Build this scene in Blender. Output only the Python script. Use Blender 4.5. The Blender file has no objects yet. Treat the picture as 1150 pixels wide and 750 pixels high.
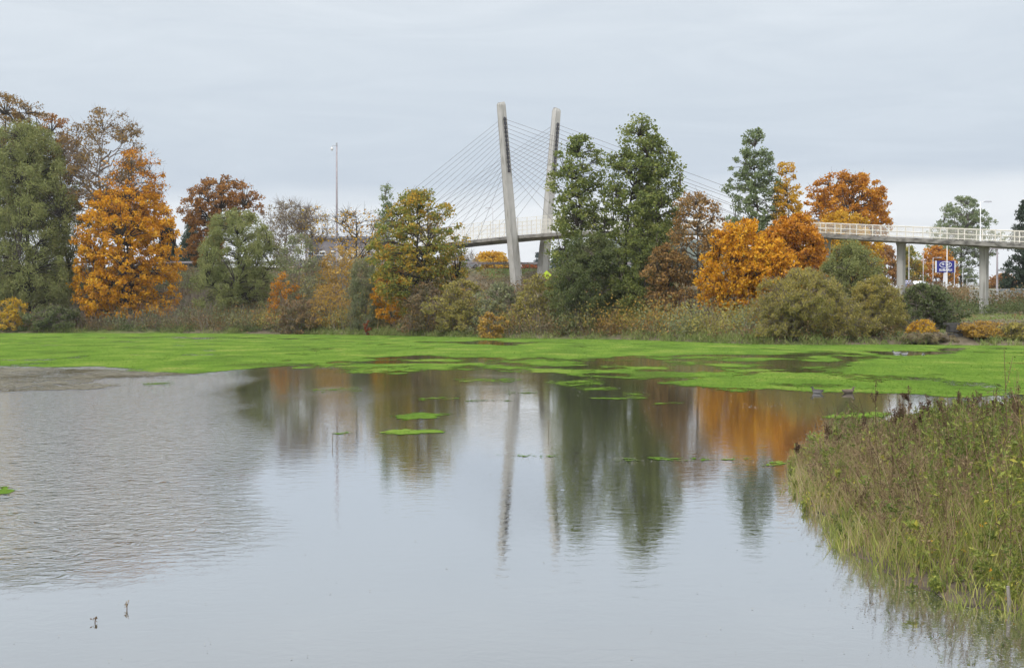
import bpy, bmesh, math, random
import numpy as np
from mathutils import Vector, Matrix

# ------------------------------------------------------------------ camera, sky, sun, exposure
SC = bpy.context.scene
COL = SC.collection
F = 1597.0; HOR = 354.0; CAMH = 2.0            # focal length and horizon in photo pixels (1150 wide), eye height
cam = bpy.data.cameras.new('camera'); camo = bpy.data.objects.new('camera', cam); COL.objects.link(camo)
cam.sensor_width = 36.0; cam.lens = 50.0; cam.clip_start = 0.1; cam.clip_end = 9000.0
camo.location = (0, 0, CAMH); camo.rotation_euler = (math.radians(90 - 0.753), 0, 0)
SC.camera = camo
SUN_EL, SUN_AZ = 48.0, 215.0
world = bpy.data.worlds.new('World'); SC.world = world; world.use_nodes = True
SC.view_settings.view_transform = 'Standard'; SC.view_settings.look = 'None'
SC.view_settings.gamma = 1.0; SC.view_settings.exposure = 0.0
try: SC.view_settings.use_curve_mapping = False
except Exception: pass
SC.cycles.transparent_max_bounces = 24
SC.cycles.max_bounces = 8

class NT:
    """tiny node-tree helper"""
    def __init__(self, tree): self.t = tree; tree.nodes.clear()
    def n(self, typ, ins=None, **kw):
        nd = self.t.nodes.new(typ)
        for k, v in kw.items(): setattr(nd, k, v)
        for k, v in (ins or {}).items():
            if isinstance(v, bpy.types.NodeSocket): self.t.links.new(v, nd.inputs[k])
            else: nd.inputs[k].default_value = v
        return nd
    def math(self, op, a, b=0.0, c=0.0, clamp=False):
        nd = self.n('ShaderNodeMath', {0: a, 1: b, 2: c}, operation=op, use_clamp=clamp); return nd.outputs[0]
    def smooth(self, v, a, b):
        nd = self.n('ShaderNodeMapRange', {'Value': v, 'From Min': a, 'From Max': b}, interpolation_type='SMOOTHSTEP'); return nd.outputs[0]
    def mix(self, fac, a, b, blend='MIX'):
        nd = self.n('ShaderNodeMix', data_type='RGBA', blend_type=blend)
        for i, v in ((0, fac), (6, a), (7, b)):
            if isinstance(v, bpy.types.NodeSocket): self.t.links.new(v, nd.inputs[i])
            else: nd.inputs[i].default_value = v if i == 0 else (*v[:3], 1)
        return nd.outputs[2]
    def ramp(self, v, cols, pos=None, interp='LINEAR'):
        nd = self.n('ShaderNodeValToRGB', {0: v}); r = nd.color_ramp; r.interpolation = interp
        k = len(cols); pos = pos or [i/(k-1) for i in range(k)]
        while len(r.elements) < k: r.elements.new(0.5)
        for i in range(k): r.elements[i].position = pos[i]; r.elements[i].color = (*cols[i], 1)
        return nd.outputs[0]
    def noise(self, vec, scale, detail=3.0, rough=0.55, dist=0.0):
        return self.n('ShaderNodeTexNoise', {'Vector': vec, 'Scale': scale, 'Detail': detail, 'Roughness': rough, 'Distortion': dist}).outputs[0]
    def mapping(self, vec, scale, loc=(0, 0, 0)):
        return self.n('ShaderNodeMapping', {'Vector': vec, 'Scale': scale, 'Location': loc}).outputs[0]

# overcast sky: Nishita behind an almost closed layer of cloud with a bright gap above the horizon
w = NT(world.node_tree)
tc = w.n('ShaderNodeTexCoord')
sky = w.n('ShaderNodeTexSky', sky_type='NISHITA', sun_disc=False)
sky.sun_elevation = math.radians(SUN_EL); sky.sun_rotation = math.radians(SUN_AZ)
dirv = tc.outputs['Generated']
zc = w.n('ShaderNodeSeparateXYZ', {0: dirv})
n1 = w.noise(w.mapping(dirv, (1.2, 1.2, 9.0)), 2.2, 4.0, 0.5, 0.3)
n2 = w.noise(w.mapping(dirv, (2.6, 2.6, 17.0), (3, 1, 0)), 2.0, 6.0, 0.6, 0.9)
edge = w.math('ADD', zc.outputs[2], w.math('MULTIPLY', w.math('SUBTRACT', n1, 0.5), 0.035))
edge = w.math('ADD', edge, w.math('MULTIPLY', zc.outputs[0], -0.022))
layer = w.ramp(edge, [(0.83, 0.87, 0.92), (0.86, 0.89, 0.93), (0.84, 0.88, 0.925), (0.61, 0.683, 0.775), (0.645, 0.718, 0.80), (0.71, 0.778, 0.848), (0.765, 0.818, 0.872), (1.95, 1.97, 2.0), (2.9, 2.9, 2.9)],
               [0.0, 0.05, 0.076, 0.094, 0.13, 0.19, 0.27, 0.6, 1.0])
streak = w.ramp(n2, [(0.945, 0.953, 0.965), (1.0, 1.0, 1.0), (1.06, 1.052, 1.045)], [0.3, 0.5, 0.7])
cl = w.mix(1.0, layer, streak, 'MULTIPLY')
cl10 = w.mix(1.0, cl, (10.0, 10.0, 10.0), 'MULTIPLY')
skc = w.mix(0.94, sky.outputs[0], cl10)
bg = w.n('ShaderNodeBackground', {'Color': skc, 'Strength': 0.1})
wo = w.n('ShaderNodeOutputWorld', {'Surface': bg.outputs[0]})

sl = bpy.data.lights.new('sun', 'SUN'); sl.energy = 1.6; sl.angle = math.radians(18); sl.color = (1.0, 0.97, 0.92)
so = bpy.data.objects.new('sun', sl); COL.objects.link(so)
so.rotation_euler = (math.radians(90 - SUN_EL), 0, math.radians(180 - SUN_AZ))

# ------------------------------------------------------------------ helpers
rng = np.random.default_rng(7)
def P(px, D): return (px - 575.0) / F * D                      # sideways metres at depth D
def Zp(py, D): return CAMH - (py - HOR) / F * D                # height at depth D

def hash2(i, j, s):
    h = np.sin(i * 127.1 + j * 311.7 + s * 74.7) * 43758.5453
    return h - np.floor(h)
def vnoise(x, y, s=0.0):
    x = np.asarray(x, float); y = np.asarray(y, float)
    i = np.floor(x); j = np.floor(y); u = x - i; v = y - j
    u = u*u*(3-2*u); v = v*v*(3-2*v)
    return (hash2(i, j, s)*(1-u)+hash2(i+1, j, s)*u)*(1-v) + (hash2(i, j+1, s)*(1-u)+hash2(i+1, j+1, s)*u)*v
def fbm(x, y, s=0.0, o=4):
    t = 0; a = 0.5
    for k in range(o): t = t + a*vnoise(np.asarray(x)*2**k, np.asarray(y)*2**k, s+k*3.1); a *= .5
    return t / (1 - .5**o)
def sstep(v, a, b):
    t = np.clip((np.asarray(v, float) - a) / (b - a), 0, 1); return t*t*(3-2*t)

SHX = np.array([-400, -92, -57.6, -37.6, -26.2, -15.9, -6.2, 1.9, 9.2, 14.6, 16.5, 20.7, 25.6, 33.8, 44, 90, 400.])
SHY = np.array([165, 160, 160, 160, 152, 145, 133, 123, 118, 104, 98, 95.5, 97, 94, 90, 80, 70.])
def shore(X): return np.interp(X, SHX, SHY) + 1.6*(vnoise(np.asarray(X)/3.0, 0, 5)-.5)
LP = ([-30, -2, 0, 2, 6, 12, 24, 30, 400], [-1.2, -.35, -.03, .5, 1.0, 2.6, 7.0, 7.9, 8.4])
CP = ([-30, -2, 0, 2, 10, 40, 62, 82, 400], [-1.2, -.35, -.03, .4, .9, 2.4, 5.2, 7.6, 8.4])
RP = ([-30, -2, 0, 3, 15, 40, 70, 130, 400], [-1.2, -.35, -.03, .6, 1.1, 2.0, 2.9, 6.0, 7.0])
def ground(X, Y):
    X = np.asarray(X, float); Y = np.asarray(Y, float)
    t = Y - shore(X)
    l, c, r = (np.interp(t, *p) for p in (LP, CP, RP))
    wl = sstep(-X, 2, 26); wr = sstep(X, 14, 30)
    z = c*(1-wl)*(1-wr) + l*wl + r*wr
    z = z + sstep(t, 1, 8)*(fbm(X/6, Y/6, 2)-.5)*0.5
    kr = (1-sstep(np.abs(Y-203-.06*X), 6.8, 15))*(1-sstep(X, 18, 34)); z = z*(1-kr) + np.maximum(z, 8.45)*kr
    nb = sstep(-Y, -4.5, -1.0)                                   # the bank the photographer stands on
    return np.where(Y < 30, np.maximum(z, -1.2) * (1-nb) + 0.45*nb, z)
def g1(X, Y): return float(ground(np.array([X]), np.array([Y]))[0])

def link(name, mesh, mat=None, parent=None):
    o = bpy.data.objects.new(name, mesh); COL.objects.link(o)
    if mat is not None:
        for m in (mat if isinstance(mat, (list, tuple)) else [mat]): mesh.materials.append(m)
    if parent is not None: o.parent = parent
    return o
def npmesh(name, V, Q, smooth=False):
    V = np.ascontiguousarray(V, dtype=np.float32); Q = np.ascontiguousarray(Q, dtype=np.int32)
    me = bpy.data.meshes.new(name); k = Q.shape[1]
    me.vertices.add(len(V)); me.vertices.foreach_set('co', V.ravel())
    me.loops.add(Q.size); me.loops.foreach_set('vertex_index', Q.ravel())
    me.polygons.add(len(Q)); me.polygons.foreach_set('loop_start', np.arange(0, Q.size, k, dtype=np.int32))
    me.polygons.foreach_set('use_smooth', np.full(len(Q), smooth))
    me.update(calc_edges=True); return me
class Bag:
    """collects quads"""
    def __init__(self): self.v = []; self.q = []; self.k = 0
    def add(self, v, q): self.v.append(np.asarray(v, float)); self.q.append(np.asarray(q)+self.k); self.k += len(v)
    def box(self, c, s, rz=0.0, top=1.0):
        x, y, z = s[0]/2, s[1]/2, s[2]/2
        v = np.array([[-x,-y,-z],[x,-y,-z],[x,y,-z],[-x,y,-z],[-x*top,-y*top,z],[x*top,-y*top,z],[x*top,y*top,z],[-x*top,y*top,z]])
        ca, sa = math.cos(rz), math.sin(rz)
        v = v @ np.array([[ca, sa, 0],[-sa, ca, 0],[0,0,1]]) + np.array(c)
        self.add(v, [[0,3,2,1],[4,5,6,7],[0,1,5,4],[1,2,6,5],[2,3,7,6],[3,0,4,7]])
    def tube(self, pts, r, sides=8, cap=True):
        pts = np.asarray(pts, float); r = np.full(len(pts), r) if np.isscalar(r) else np.asarray(r, float)
        v, q = tubes(pts[None], r[None], sides); self.add(v, q)
        if cap and sides % 2 == 0:
            n = len(pts)
            for base in (0, (n-1)*sides):
                for i in range(0, sides-2, 2): self.q.append(np.array([[base, base+i+1, base+i+2, base+(i+3) % sides]])+self.k-len(v))
    def mesh(self, name, smooth=False): return npmesh(name, np.concatenate(self.v), np.concatenate(self.q), smooth)
    def obj(self, name, mat, parent=None, smooth=False): return link(name, self.mesh(name, smooth), mat, parent)
def tubes(Pt, R, sides=4):
    B, S, _ = Pt.shape
    T = np.gradient(Pt, axis=1); T /= np.linalg.norm(T, axis=2, keepdims=True)+1e-9
    up = np.where(np.abs(T[..., 2:3]) > .9, np.array([1., 0, 0]), np.array([0, 0, 1.]))
    A = np.cross(T, up); A /= np.linalg.norm(A, axis=2, keepdims=True)+1e-9
    Bn = np.cross(T, A)
    a = np.arange(sides)/sides*2*np.pi
    V = Pt[:, :, None, :] + R[:, :, None, None]*(np.cos(a)[None, None, :, None]*A[:, :, None, :] + np.sin(a)[None, None, :, None]*Bn[:, :, None, :])
    idx = np.arange(B*S*sides).reshape(B, S, sides)
    q = np.stack([idx[:, :-1], np.roll(idx, -1, 2)[:, :-1], np.roll(idx, -1, 2)[:, 1:], idx[:, 1:]], -1)
    return V.reshape(-1, 3), q.reshape(-1, 4)
def unit(a): return a/(np.linalg.norm(a, axis=-1, keepdims=True)+1e-9)
def leafquads(C, L, aspect, droop, r, up=0.0, lying=False):
    n = len(C); d = unit(r.normal(size=(n, 3))*(np.array([1, 1, .03]) if lying else 1.0))
    d = unit(d*(1-droop) + np.array([0, 0, -1.])*droop + np.array([0, 0, 1.])*up)
    s = unit(np.cross(d, np.array([0, 0, 1.])+r.normal(size=(n, 3))*.1 if lying else r.normal(size=(n, 3)))); L = np.broadcast_to(L, (n,))[:, None]
    nrm = np.cross(d, s)*L*0.12
    V = np.stack([C-d*L*.5, C+s*L*.5*aspect-d*L*.06+nrm, C+d*L*.5, C-s*L*.5*aspect-d*L*.06+nrm], 1).reshape(-1, 3)
    return V, np.arange(4*n).reshape(-1, 4)
def empty(name, loc, rz=0.0):
    o = bpy.data.objects.new(name, None); COL.objects.link(o); o.location = loc; o.rotation_euler = (0, 0, rz); o.empty_display_size = .3; return o
def tag(o, label=None, cat=None, group=None, kind=None):
    if label: o['label'] = label
    if cat: o['category'] = cat
    if group: o['group'] = group
    if kind: o['kind'] = kind
    return o

# ------------------------------------------------------------------ materials
def mat(name): m = bpy.data.materials.new(name); m.use_nodes = True; return m, NT(m.node_tree)
def surf(name, c1, c2, scale=1.0, rough=.8, bump=0.0, metal=0.0, spec=.3, streaks=None, det=4.0):
    m, t = mat(name)
    co = t.n('ShaderNodeNewGeometry').outputs['Position'] if scale else None
    tcn = t.n('ShaderNodeTexCoord').outputs['Object']
    v = t.noise(tcn, scale, det, .6)
    col = t.ramp(v, [c1, c2], [.3, .7])
    if streaks:
        v2 = t.noise(t.mapping(tcn, streaks[0]), 1.0, 3.0, .6)
        col = t.mix(t.smooth(v2, streaks[2], streaks[2]+.18), col, streaks[1])
    p = t.n('ShaderNodeBsdfPrincipled', {'Base Color': col, 'Roughness': rough, 'Metallic': metal, 'Specular IOR Level': spec})
    if bump:
        b = t.n('ShaderNodeBump', {'Height': t.noise(tcn, scale*6, 4, .6), 'Strength': bump, 'Distance': .05}); t.t.links.new(b.outputs[0], p.inputs['Normal'])
    t.n('ShaderNodeOutputMaterial', {'Surface': p.outputs[0]}); return m
def leafmat(name, cols, trans=.32, nscale=.4, nw=.5, spec=.2):
    m, t = mat(name)
    geo = t.n('ShaderNodeNewGeometry')
    nz = t.smooth(t.noise(geo.outputs['Position'], nscale, 2, .6), .3, .7)
    nz = t.math('ADD', t.math('MULTIPLY', nz, .55), t.math('MULTIPLY', t.smooth(t.noise(geo.outputs['Position'], nscale*4.5, 2, .6), .32, .68), .45))
    v = t.math('ADD', t.math('MULTIPLY', geo.outputs['Random Per Island'], 1-nw), t.math('MULTIPLY', nz, nw))
    col = t.ramp(v, cols)
    p = t.n('ShaderNodeBsdfPrincipled', {'Base Color': col, 'Roughness': .6, 'Specular IOR Level': spec})
    tr = t.n('ShaderNodeBsdfTranslucent', {'Color': col})
    mx = t.n('ShaderNodeMixShader', {0: trans, 1: p.outputs[0], 2: tr.outputs[0]})
    t.n('ShaderNodeOutputMaterial', {'Surface': mx.outputs[0]}); return m
M = {}
M['bark'] = surf('bark', (.05, .04, .03), (.12, .1, .08), 3, .9, .5)
M['bark_dark'] = surf('bark_dark', (.025, .02, .017), (.06, .05, .04), 3, .9, .5)
M['bark_pale'] = surf('bark_pale', (.17, .15, .13), (.3, .28, .25), 3, .9, .4)
M['twig'] = surf('twig', (.13, .105, .09), (.24, .2, .17), 2, .9)
L = {}
L['orange'] = leafmat('leaf_orange', [(0.26, 0.13, 0.012), (0.58, 0.26, 0.012), (0.7, 0.37, 0.018), (0.7, 0.48, 0.05)])
L['deep_orange'] = leafmat('leaf_deep_orange', [(0.2, 0.08, 0.014), (0.43, 0.175, 0.016), (0.6, 0.27, 0.018), (0.6, 0.36, 0.035)])
L['red'] = leafmat('leaf_red', [(0.2, 0.035, 0.012), (0.33, 0.075, 0.015), (0.42, 0.13, 0.02)])
L['rust'] = leafmat('leaf_rust', [(0.143, 0.072, 0.028), (0.275, 0.127, 0.033), (0.385, 0.182, 0.039), (0.33, 0.22, 0.083)])
L['oak_brown'] = leafmat('leaf_oak_brown', [(0.115, 0.092, 0.04), (0.207, 0.138, 0.052), (0.31, 0.184, 0.052), (0.207, 0.184, 0.069)])
L['yellow'] = leafmat('leaf_yellow', [(.34, .25, .025), (.55, .4, .035), (.62, .36, .03), (.3, .3, .05)])
L['amber'] = leafmat('leaf_amber', [(.36, .17, .012), (.55, .3, .02), (.6, .38, .03), (.34, .27, .04)])
L['alder'] = leafmat('leaf_alder', [(0.065, 0.09, 0.03), (0.14, 0.18, 0.05), (0.22, 0.245, 0.06), (0.33, 0.32, 0.095)])
L['dark_green'] = leafmat('leaf_dark_green', [(0.06, 0.085, 0.035), (0.105, 0.135, 0.05), (0.16, 0.185, 0.065), (0.22, 0.22, 0.08)])
L['willow'] = leafmat('leaf_willow', [(0.14, 0.16, 0.06), (0.205, 0.23, 0.08), (0.27, 0.285, 0.1), (0.34, 0.32, 0.12)])
L['olive'] = leafmat('leaf_olive', [(0.168, 0.161, 0.049), (0.266, 0.245, 0.07), (0.378, 0.322, 0.084), (0.504, 0.378, 0.084)])
L['grey_green'] = leafmat('leaf_grey_green', [(0.12, 0.144, 0.072), (0.192, 0.216, 0.108), (0.264, 0.276, 0.144), (0.3, 0.264, 0.108)])
L['mixed'] = leafmat('leaf_mixed', [(0.12, 0.165, 0.04), (0.21, 0.25, 0.055), (0.4, 0.27, 0.035), (0.6, 0.31, 0.025)], nw=.6)
L['poplar'] = leafmat('leaf_poplar', [(0.1, 0.14, 0.065), (0.16, 0.21, 0.095), (0.22, 0.27, 0.12), (0.32, 0.34, 0.15)])
L['conifer'] = leafmat('leaf_conifer', [(0.03, 0.05, 0.034), (0.05, 0.075, 0.047), (0.07, 0.095, 0.055)], trans=.1)
L['bramble'] = leafmat('leaf_bramble', [(0.09, 0.102, 0.048), (0.168, 0.144, 0.072), (0.264, 0.168, 0.078), (0.348, 0.216, 0.096)], nscale=.22, nw=.6)
L['bramble_green'] = leafmat('leaf_bramble_green', [(0.052, 0.075, 0.032), (0.098, 0.127, 0.046), (0.144, 0.178, 0.063), (0.196, 0.196, 0.086)], nscale=.25, nw=.55)
L['russet_tan'] = leafmat('leaf_russet_tan', [(.13, .10, .045), (.26, .165, .06), (.38, .21, .065), (.24, .21, .085)])
L['tan'] = leafmat('leaf_tan', [(.16, .12, .07), (.24, .19, .1), (.3, .25, .15), (.2, .19, .09)])
L['gold'] = leafmat('leaf_gold', [(.28, .19, .05), (.42, .26, .05), (.5, .32, .06), (.3, .24, .08)])
L['reed'] = leafmat('leaf_reed', [(.10, .16, .035), (.18, .24, .06), (.27, .29, .1), (.32, .29, .14)], nscale=.5)
L['far_hazed'] = leafmat('leaf_far_conifer_hazed', [(.03, .05, .05), (.05, .075, .07)], trans=0)  # blue tint of distant haze mixed into the needle colour
CONC = surf('concrete', (.40, .39, .365), (.49, .48, .455), .8, .85, .15, streaks=((2.4, 2.4, .2), (.25, .24, .215), .53))
CONC_D = surf('concrete_weathered', (.17, .16, .145), (.33, .315, .285), 1.2, .9, .2, streaks=((.9, .9, 3.0), (.09, .085, .075), .5))
M['rail'] = surf('cream_paint', (.70, .66, .57), (.78, .75, .67), 1, .5)
M['galv'] = surf('galvanised_steel', (.36, .37, .4), (.48, .49, .52), 2, .45, 0, .4)
M['polepaint'] = surf('pole_grey', (.42, .42, .44), (.5, .5, .52), 2, .5)
M['polemauve'] = surf('pole_weathered', (.27, .245, .26), (.36, .33, .35), 2, .7)
M['dark'] = surf('dark_steel', (.04, .04, .05), (.07, .07, .08), 3, .5)
M['cable'] = surf('cable_steel', (.085, .075, .08), (.12, .11, .115), 3, .5)
M['white'] = surf('white_paint', (.72, .74, .76), (.8, .8, .8), 1, .4)
M['black'] = surf('black_rubber', (.015, .015, .015), (.03, .03, .03), 8, .8)
M['glass'] = surf('dark_glass', (.03, .04, .05), (.06, .07, .08), 1, .08, 0, 0, .6)
M['stone'] = surf('wet_stone', (.03, .03, .032), (.11, .105, .1), 1.6, .85, .6)
M['blue'] = surf('sign_blue', (.018, .02, .19), (.025, .026, .23), 1, .35)
M['letter'] = surf('sign_white', (.78, .8, .84), (.82, .84, .86), 1, .4)
M['hivis'] = surf('hi_vis_yellow_green', (.5, .68, .04), (.58, .75, .06), 1, .4)
def wire(name, col, sx, sz, wdt):
    m, t = mat(name)
    uv = t.n('ShaderNodeSeparateXYZ', {0: t.n('ShaderNodeTexCoord').outputs['UV']})
    def line(s, k):
        f = t.math('FRACT', t.math('MULTIPLY', s, k)); return t.math('LESS_THAN', f, wdt)
    a = t.math('MAXIMUM', line(uv.outputs[0], sx), line(uv.outputs[1], sz))
    p = t.n('ShaderNodeBsdfPrincipled', {'Base Color': (*col, 1), 'Roughness': .5}); tr = t.n('ShaderNodeBsdfTransparent')
    mx = t.n('ShaderNodeMixShader', {0: a, 1: tr.outputs[0], 2: p.outputs[0]})
    t.n('ShaderNodeOutputMaterial', {'Surface': mx.outputs[0]}); return m
M['mesh'] = wire('welded_wire_mesh', (.74, .71, .64), 16, 16, .085)
M['chain'] = wire('chain_link_mesh', (.5, .54, .55), 14, 14, .17)
def uvpanels(name, segs, material, parent):
    """vertical mesh panels: segs = list of (p0, p1, z0a, z1a, z0b, z1b); UVs in metres"""
    V = []; Q = []; U = []; s = 0.0
    for (a, b, za0, za1, zb0, zb1) in segs:
        k = len(V); d = math.hypot(b[0]-a[0], b[1]-a[1])
        V += [(a[0], a[1], za0), (b[0], b[1], zb0), (b[0], b[1], zb1), (a[0], a[1], za1)]; Q.append((k, k+1, k+2, k+3))
        U += [(s, 0), (s+d, 0), (s+d, zb1-zb0), (s, za1-za0)]; s += d
    me = bpy.data.meshes.new(name); me.from_pydata(V, [], Q); uvl = me.uv_layers.new(name='UVMap')
    for i, u in enumerate(U): uvl.data[i].uv = u
    return link(name, me, material, parent)

# ------------------------------------------------------------------ setting: ground, water, hills
def grid(xs, ys, fn, name):
    X, Y = np.meshgrid(xs, ys); Z = fn(X, Y); nx, ny = len(xs), len(ys)
    i = np.arange(nx*ny).reshape(ny, nx)
    Q = np.stack([i[:-1, :-1], i[:-1, 1:], i[1:, 1:], i[1:, :-1]], -1).reshape(-1, 4)
    return npmesh(name, np.stack([X, Y, Z], -1).reshape(-1, 3), Q, True)
xs = np.concatenate([[-2700, -1500, -800, -400, -250, -150, -110], np.arange(-90, 90, 1.0), [90, 110, 150, 250, 400, 800, 1500, 2700]])
ys = np.concatenate([[-290, -150, -60, -30], np.arange(-10, 8, 1.0), np.arange(8, 80, 4.0), np.arange(80, 240, 1.0), [240, 260, 300, 350, 420, 520, 700, 1000, 1600, 2650]])
m, t = mat('soil_and_grass')
pos = t.n('ShaderNodeNewGeometry').outputs['Position']
na = t.noise(pos, .12, 4, .6); nb = t.noise(pos, 1.7, 5, .65)
soil = t.ramp(nb, [(.06, .05, .035), (.13, .11, .075), (.18, .15, .1)], [.3, .5, .7])
gr = t.ramp(nb, [(.06, .085, .025), (.1, .135, .035), (.15, .175, .06)], [.3, .5, .7])
col = t.mix(t.smooth(na, .48, .62), soil, gr)
p = t.n('ShaderNodeBsdfPrincipled', {'Base Color': col, 'Roughness': .95, 'Specular IOR Level': .1,
        'Normal': t.n('ShaderNodeBump', {'Height': nb, 'Strength': .6, 'Distance': .2}).outputs[0]})
t.n('ShaderNodeOutputMaterial', {'Surface': p.outputs[0]})
M['ground'] = m
tag(link('ground', grid(xs, ys, ground, 'ground'), m), kind='structure')

# pond surface
m, t = mat('pond_water')
pos = t.n('ShaderNodeNewGeometry').outputs['Position']; sx = t.n('ShaderNodeSeparateXYZ', {0: pos})
wind = t.noise(t.mapping(pos, (.10, .055, 1)), 1.0, 3, .55, .6)
gust = t.math('SUBTRACT', t.math('MULTIPLY', sx.outputs[0], -1), t.math('MULTIPLY', sx.outputs[1], .19))
gust = t.math('ADD', gust, t.math('MULTIPLY', t.math('SUBTRACT', wind, .5), 4.0))
gust = t.math('MULTIPLY', t.smooth(gust, -.6, 1.6), t.smooth(sx.outputs[1], 10.0, 13.5))
gust2 = t.math('MULTIPLY', t.smooth(wind, .5, .72), t.smooth(sx.outputs[1], 16.0, 30.0))
amp = t.math('ADD', .010, t.math('ADD', t.math('MULTIPLY', gust, .5), t.math('MULTIPLY', gust2, .05)))
rip = t.noise(t.mapping(pos, (5.0, 5.5, 1)), 1.0, 4, .65, .8)
fine = t.noise(t.mapping(pos, (.9, 2.4, 1), (7, 3, 0)), 1.0, 2, .5, .2)
hgt = t.math('ADD', t.math('MULTIPLY', t.math('SUBTRACT', rip, .5), amp), t.math('MULTIPLY', fine, .006))
bmp = t.n('ShaderNodeBump', {'Height': hgt, 'Strength': 1.0, 'Distance': .11})
lw = t.n('ShaderNodeLayerWeight', {'Blend': .5, 'Normal': bmp.outputs[0]})
fac = t.ramp(lw.outputs['Facing'], [(.04,)*3, (.22,)*3, (.50,)*3, (.68,)*3, (.85,)*3, (.95,)*3], [0.0, .5, .70, .80, .9, 1.0])
murk = t.n('ShaderNodeBsdfDiffuse', {'Color': (.055, .055, .042, 1)})
gl = t.n('ShaderNodeBsdfGlossy', {'Color': (.97, .98, 1, 1), 'Roughness': .01, 'Normal': bmp.outputs[0]})
mx = t.n('ShaderNodeMixShader', {0: fac, 1: murk.outputs[0], 2: gl.outputs[0]})
t.n('ShaderNodeOutputMaterial', {'Surface': mx.outputs[0]})
wx = np.array([-900, -300, -100, 0, 100, 300, 900.]); wy = np.array([-5, 20, 60, 110, 175.])
tag(link('pond_water', grid(wx, wy, lambda X, Y: X*0, 'pond_water'), m), kind='structure')

# far hill
hm = surf('wooded_hill', (.03, .045, .035), (.07, .085, .06), .02, .95, 0, det=6)
hx = np.linspace(-900, 1100, 90); hy = np.linspace(820, 1250, 20)
def hillz(X, Y):
    r = 10 + 8*fbm(X/190+3, X*0, 9) + 34*(1-sstep(np.abs(X-105), 25, 130))
    return 6 + r*np.sin(np.pi*np.clip((Y-820)/430, 0, 1))**.8 + 3*(fbm(X/14, Y/14, 4)-.5)
tag(link('hills', grid(hx, hy, hillz, 'hills'), hm), kind='structure')

# highway along the top of the bank
road = surf('asphalt', (.045, .045, .047), (.065, .065, .067), 4, .9, .2)
RY = lambda X: 203 + .06*X
xr = np.linspace(-220, 22, 57)
V = np.concatenate([np.stack([xr, RY(xr)-5.5, np.full_like(xr, 8.55)], 1), np.stack([xr, RY(xr)+6.5, np.full_like(xr, 8.6)], 1),
                    ])
n = len(xr); i = np.arange(n-1)
Q = np.stack([i, i+1, n+i+1, n+i], 1)
tag(link('road', npmesh('road', V, Q), road), kind='structure')

hz = Bag(); hz.box((0, 1200, 31), (5600, 3000, 68)); HZ, t = mat('haze_air')
t.n('ShaderNodeOutputMaterial', {'Volume': t.n('ShaderNodeVolumePrincipled', {'Color': (.93, .96, 1, 1), 'Density': .00012, 'Anisotropy': .0}).outputs[0]})
tag(hz.obj('haze', HZ), kind='stuff')

# ------------------------------------------------------------------ footbridge
TC = np.array([2.3, 190.0]); dv = np.array([.61, -.79]); dv /= np.linalg.norm(dv); nv = np.array([-dv[1], dv[0]])   # nv points to the far-right side
def deckz(s): return float(np.interp(s, [-110, -80, -50, -25, -13, 0, 10, 30, 50, 60, 74, 90, 130], [7.6, 8.4, 10.0, 11.35, 11.75, 12.0, 12.0, 11.35, 10.05, 9.2, 8.05, 6.8, 3.6]))
def dp(s, off=0.0): p = TC + dv*s + nv*off; return (p[0], p[1])
HWID = 2.05
bridge = empty('cable_stayed_footbridge', (TC[0], TC[1], g1(*TC)))
tag(bridge, 'pale concrete cable stayed footbridge with two leaning towers and a long curving ramp', 'footbridge')
bridge_off = np.array(bridge.location)
class BBag(Bag):
    def obj(self, name, mat_, parent=None, smooth=False):
        self.v = [v - bridge_off for v in self.v]; return super().obj(name, mat_, parent, smooth)
S = np.arange(-95, 96, 1.0)
b = BBag(); rows = []
prof = [(-HWID, .58), (-HWID, 0.16), (-1.35, 0.0), (1.35, 0.0), (HWID, .16), (HWID, .58), (HWID-.22, .60), (HWID-.22, .46), (-HWID+.22, .46), (-HWID+.22, .60)]
pts = []
for s in S:
    for (o, dz) in prof: x, y = dp(s, o); pts.append((x, y, deckz(s)+dz))
k = len(prof); ii = np.arange(len(S)*k).reshape(len(S), k)
Q = np.stack([ii[:-1], np.roll(ii, -1, 1)[:-1], np.roll(ii, -1, 1)[1:], ii[1:]], -1).reshape(-1, 4)
b.add(pts, Q); b.obj('deck', CONC_D, bridge)

def leg(side):
    # centre line of a tower leg as (offset along nv, z); kinked where it passes the deck
    zt = 29.6
    pl = [(1.75, 3.0), (2.75, 11.4), (3.0, 13.2), (4.7, zt)]
    wd = [1.35, 1.22, 1.15, .92]; dd = [1.2, 1.1, 1.05, .85]
    b = BBag(); V = []
    for (o, z), a, d in zip(pl, wd, dd):
        for (u, v) in ((-1, -1), (1, -1), (1, 1), (-1, 1)):
            ch = .86
            for (cu, cv) in (((u*ch, v), (u, v*ch)) if u*v > 0 else ((u, v*ch), (u*ch, v))):
                x, y = dp(cu*d/2, side*o + cv*a/2); V.append((x, y, z))
    V = np.array(V).reshape(4, 8, 3)
    # bevelled head
    top = V[-1].copy(); c = top.mean(0); head = c + (top-c)*.72; head[:, 2] += .35
    head[:, 2] += .25*((head-c)[:, :2] @ nv)/.5*(-side)*.5
    V = np.concatenate([V, head[None]]); nR = len(V)
    ii = np.arange(nR*8).reshape(nR, 8)
    Q = np.stack([ii[:-1], np.roll(ii, -1, 1)[:-1], np.roll(ii, -1, 1)[1:], ii[1:]], -1).reshape(-1, 4)
    e = (nR-1)*8; Q = np.concatenate([Q, [[e, e+1, e+2, e+3], [e, e+3, e+4, e+7], [e+4, e+5, e+6, e+7]]])
    b.add(V.reshape(-1, 3), Q)
    return b.obj('tower', CONC, bridge)
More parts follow.
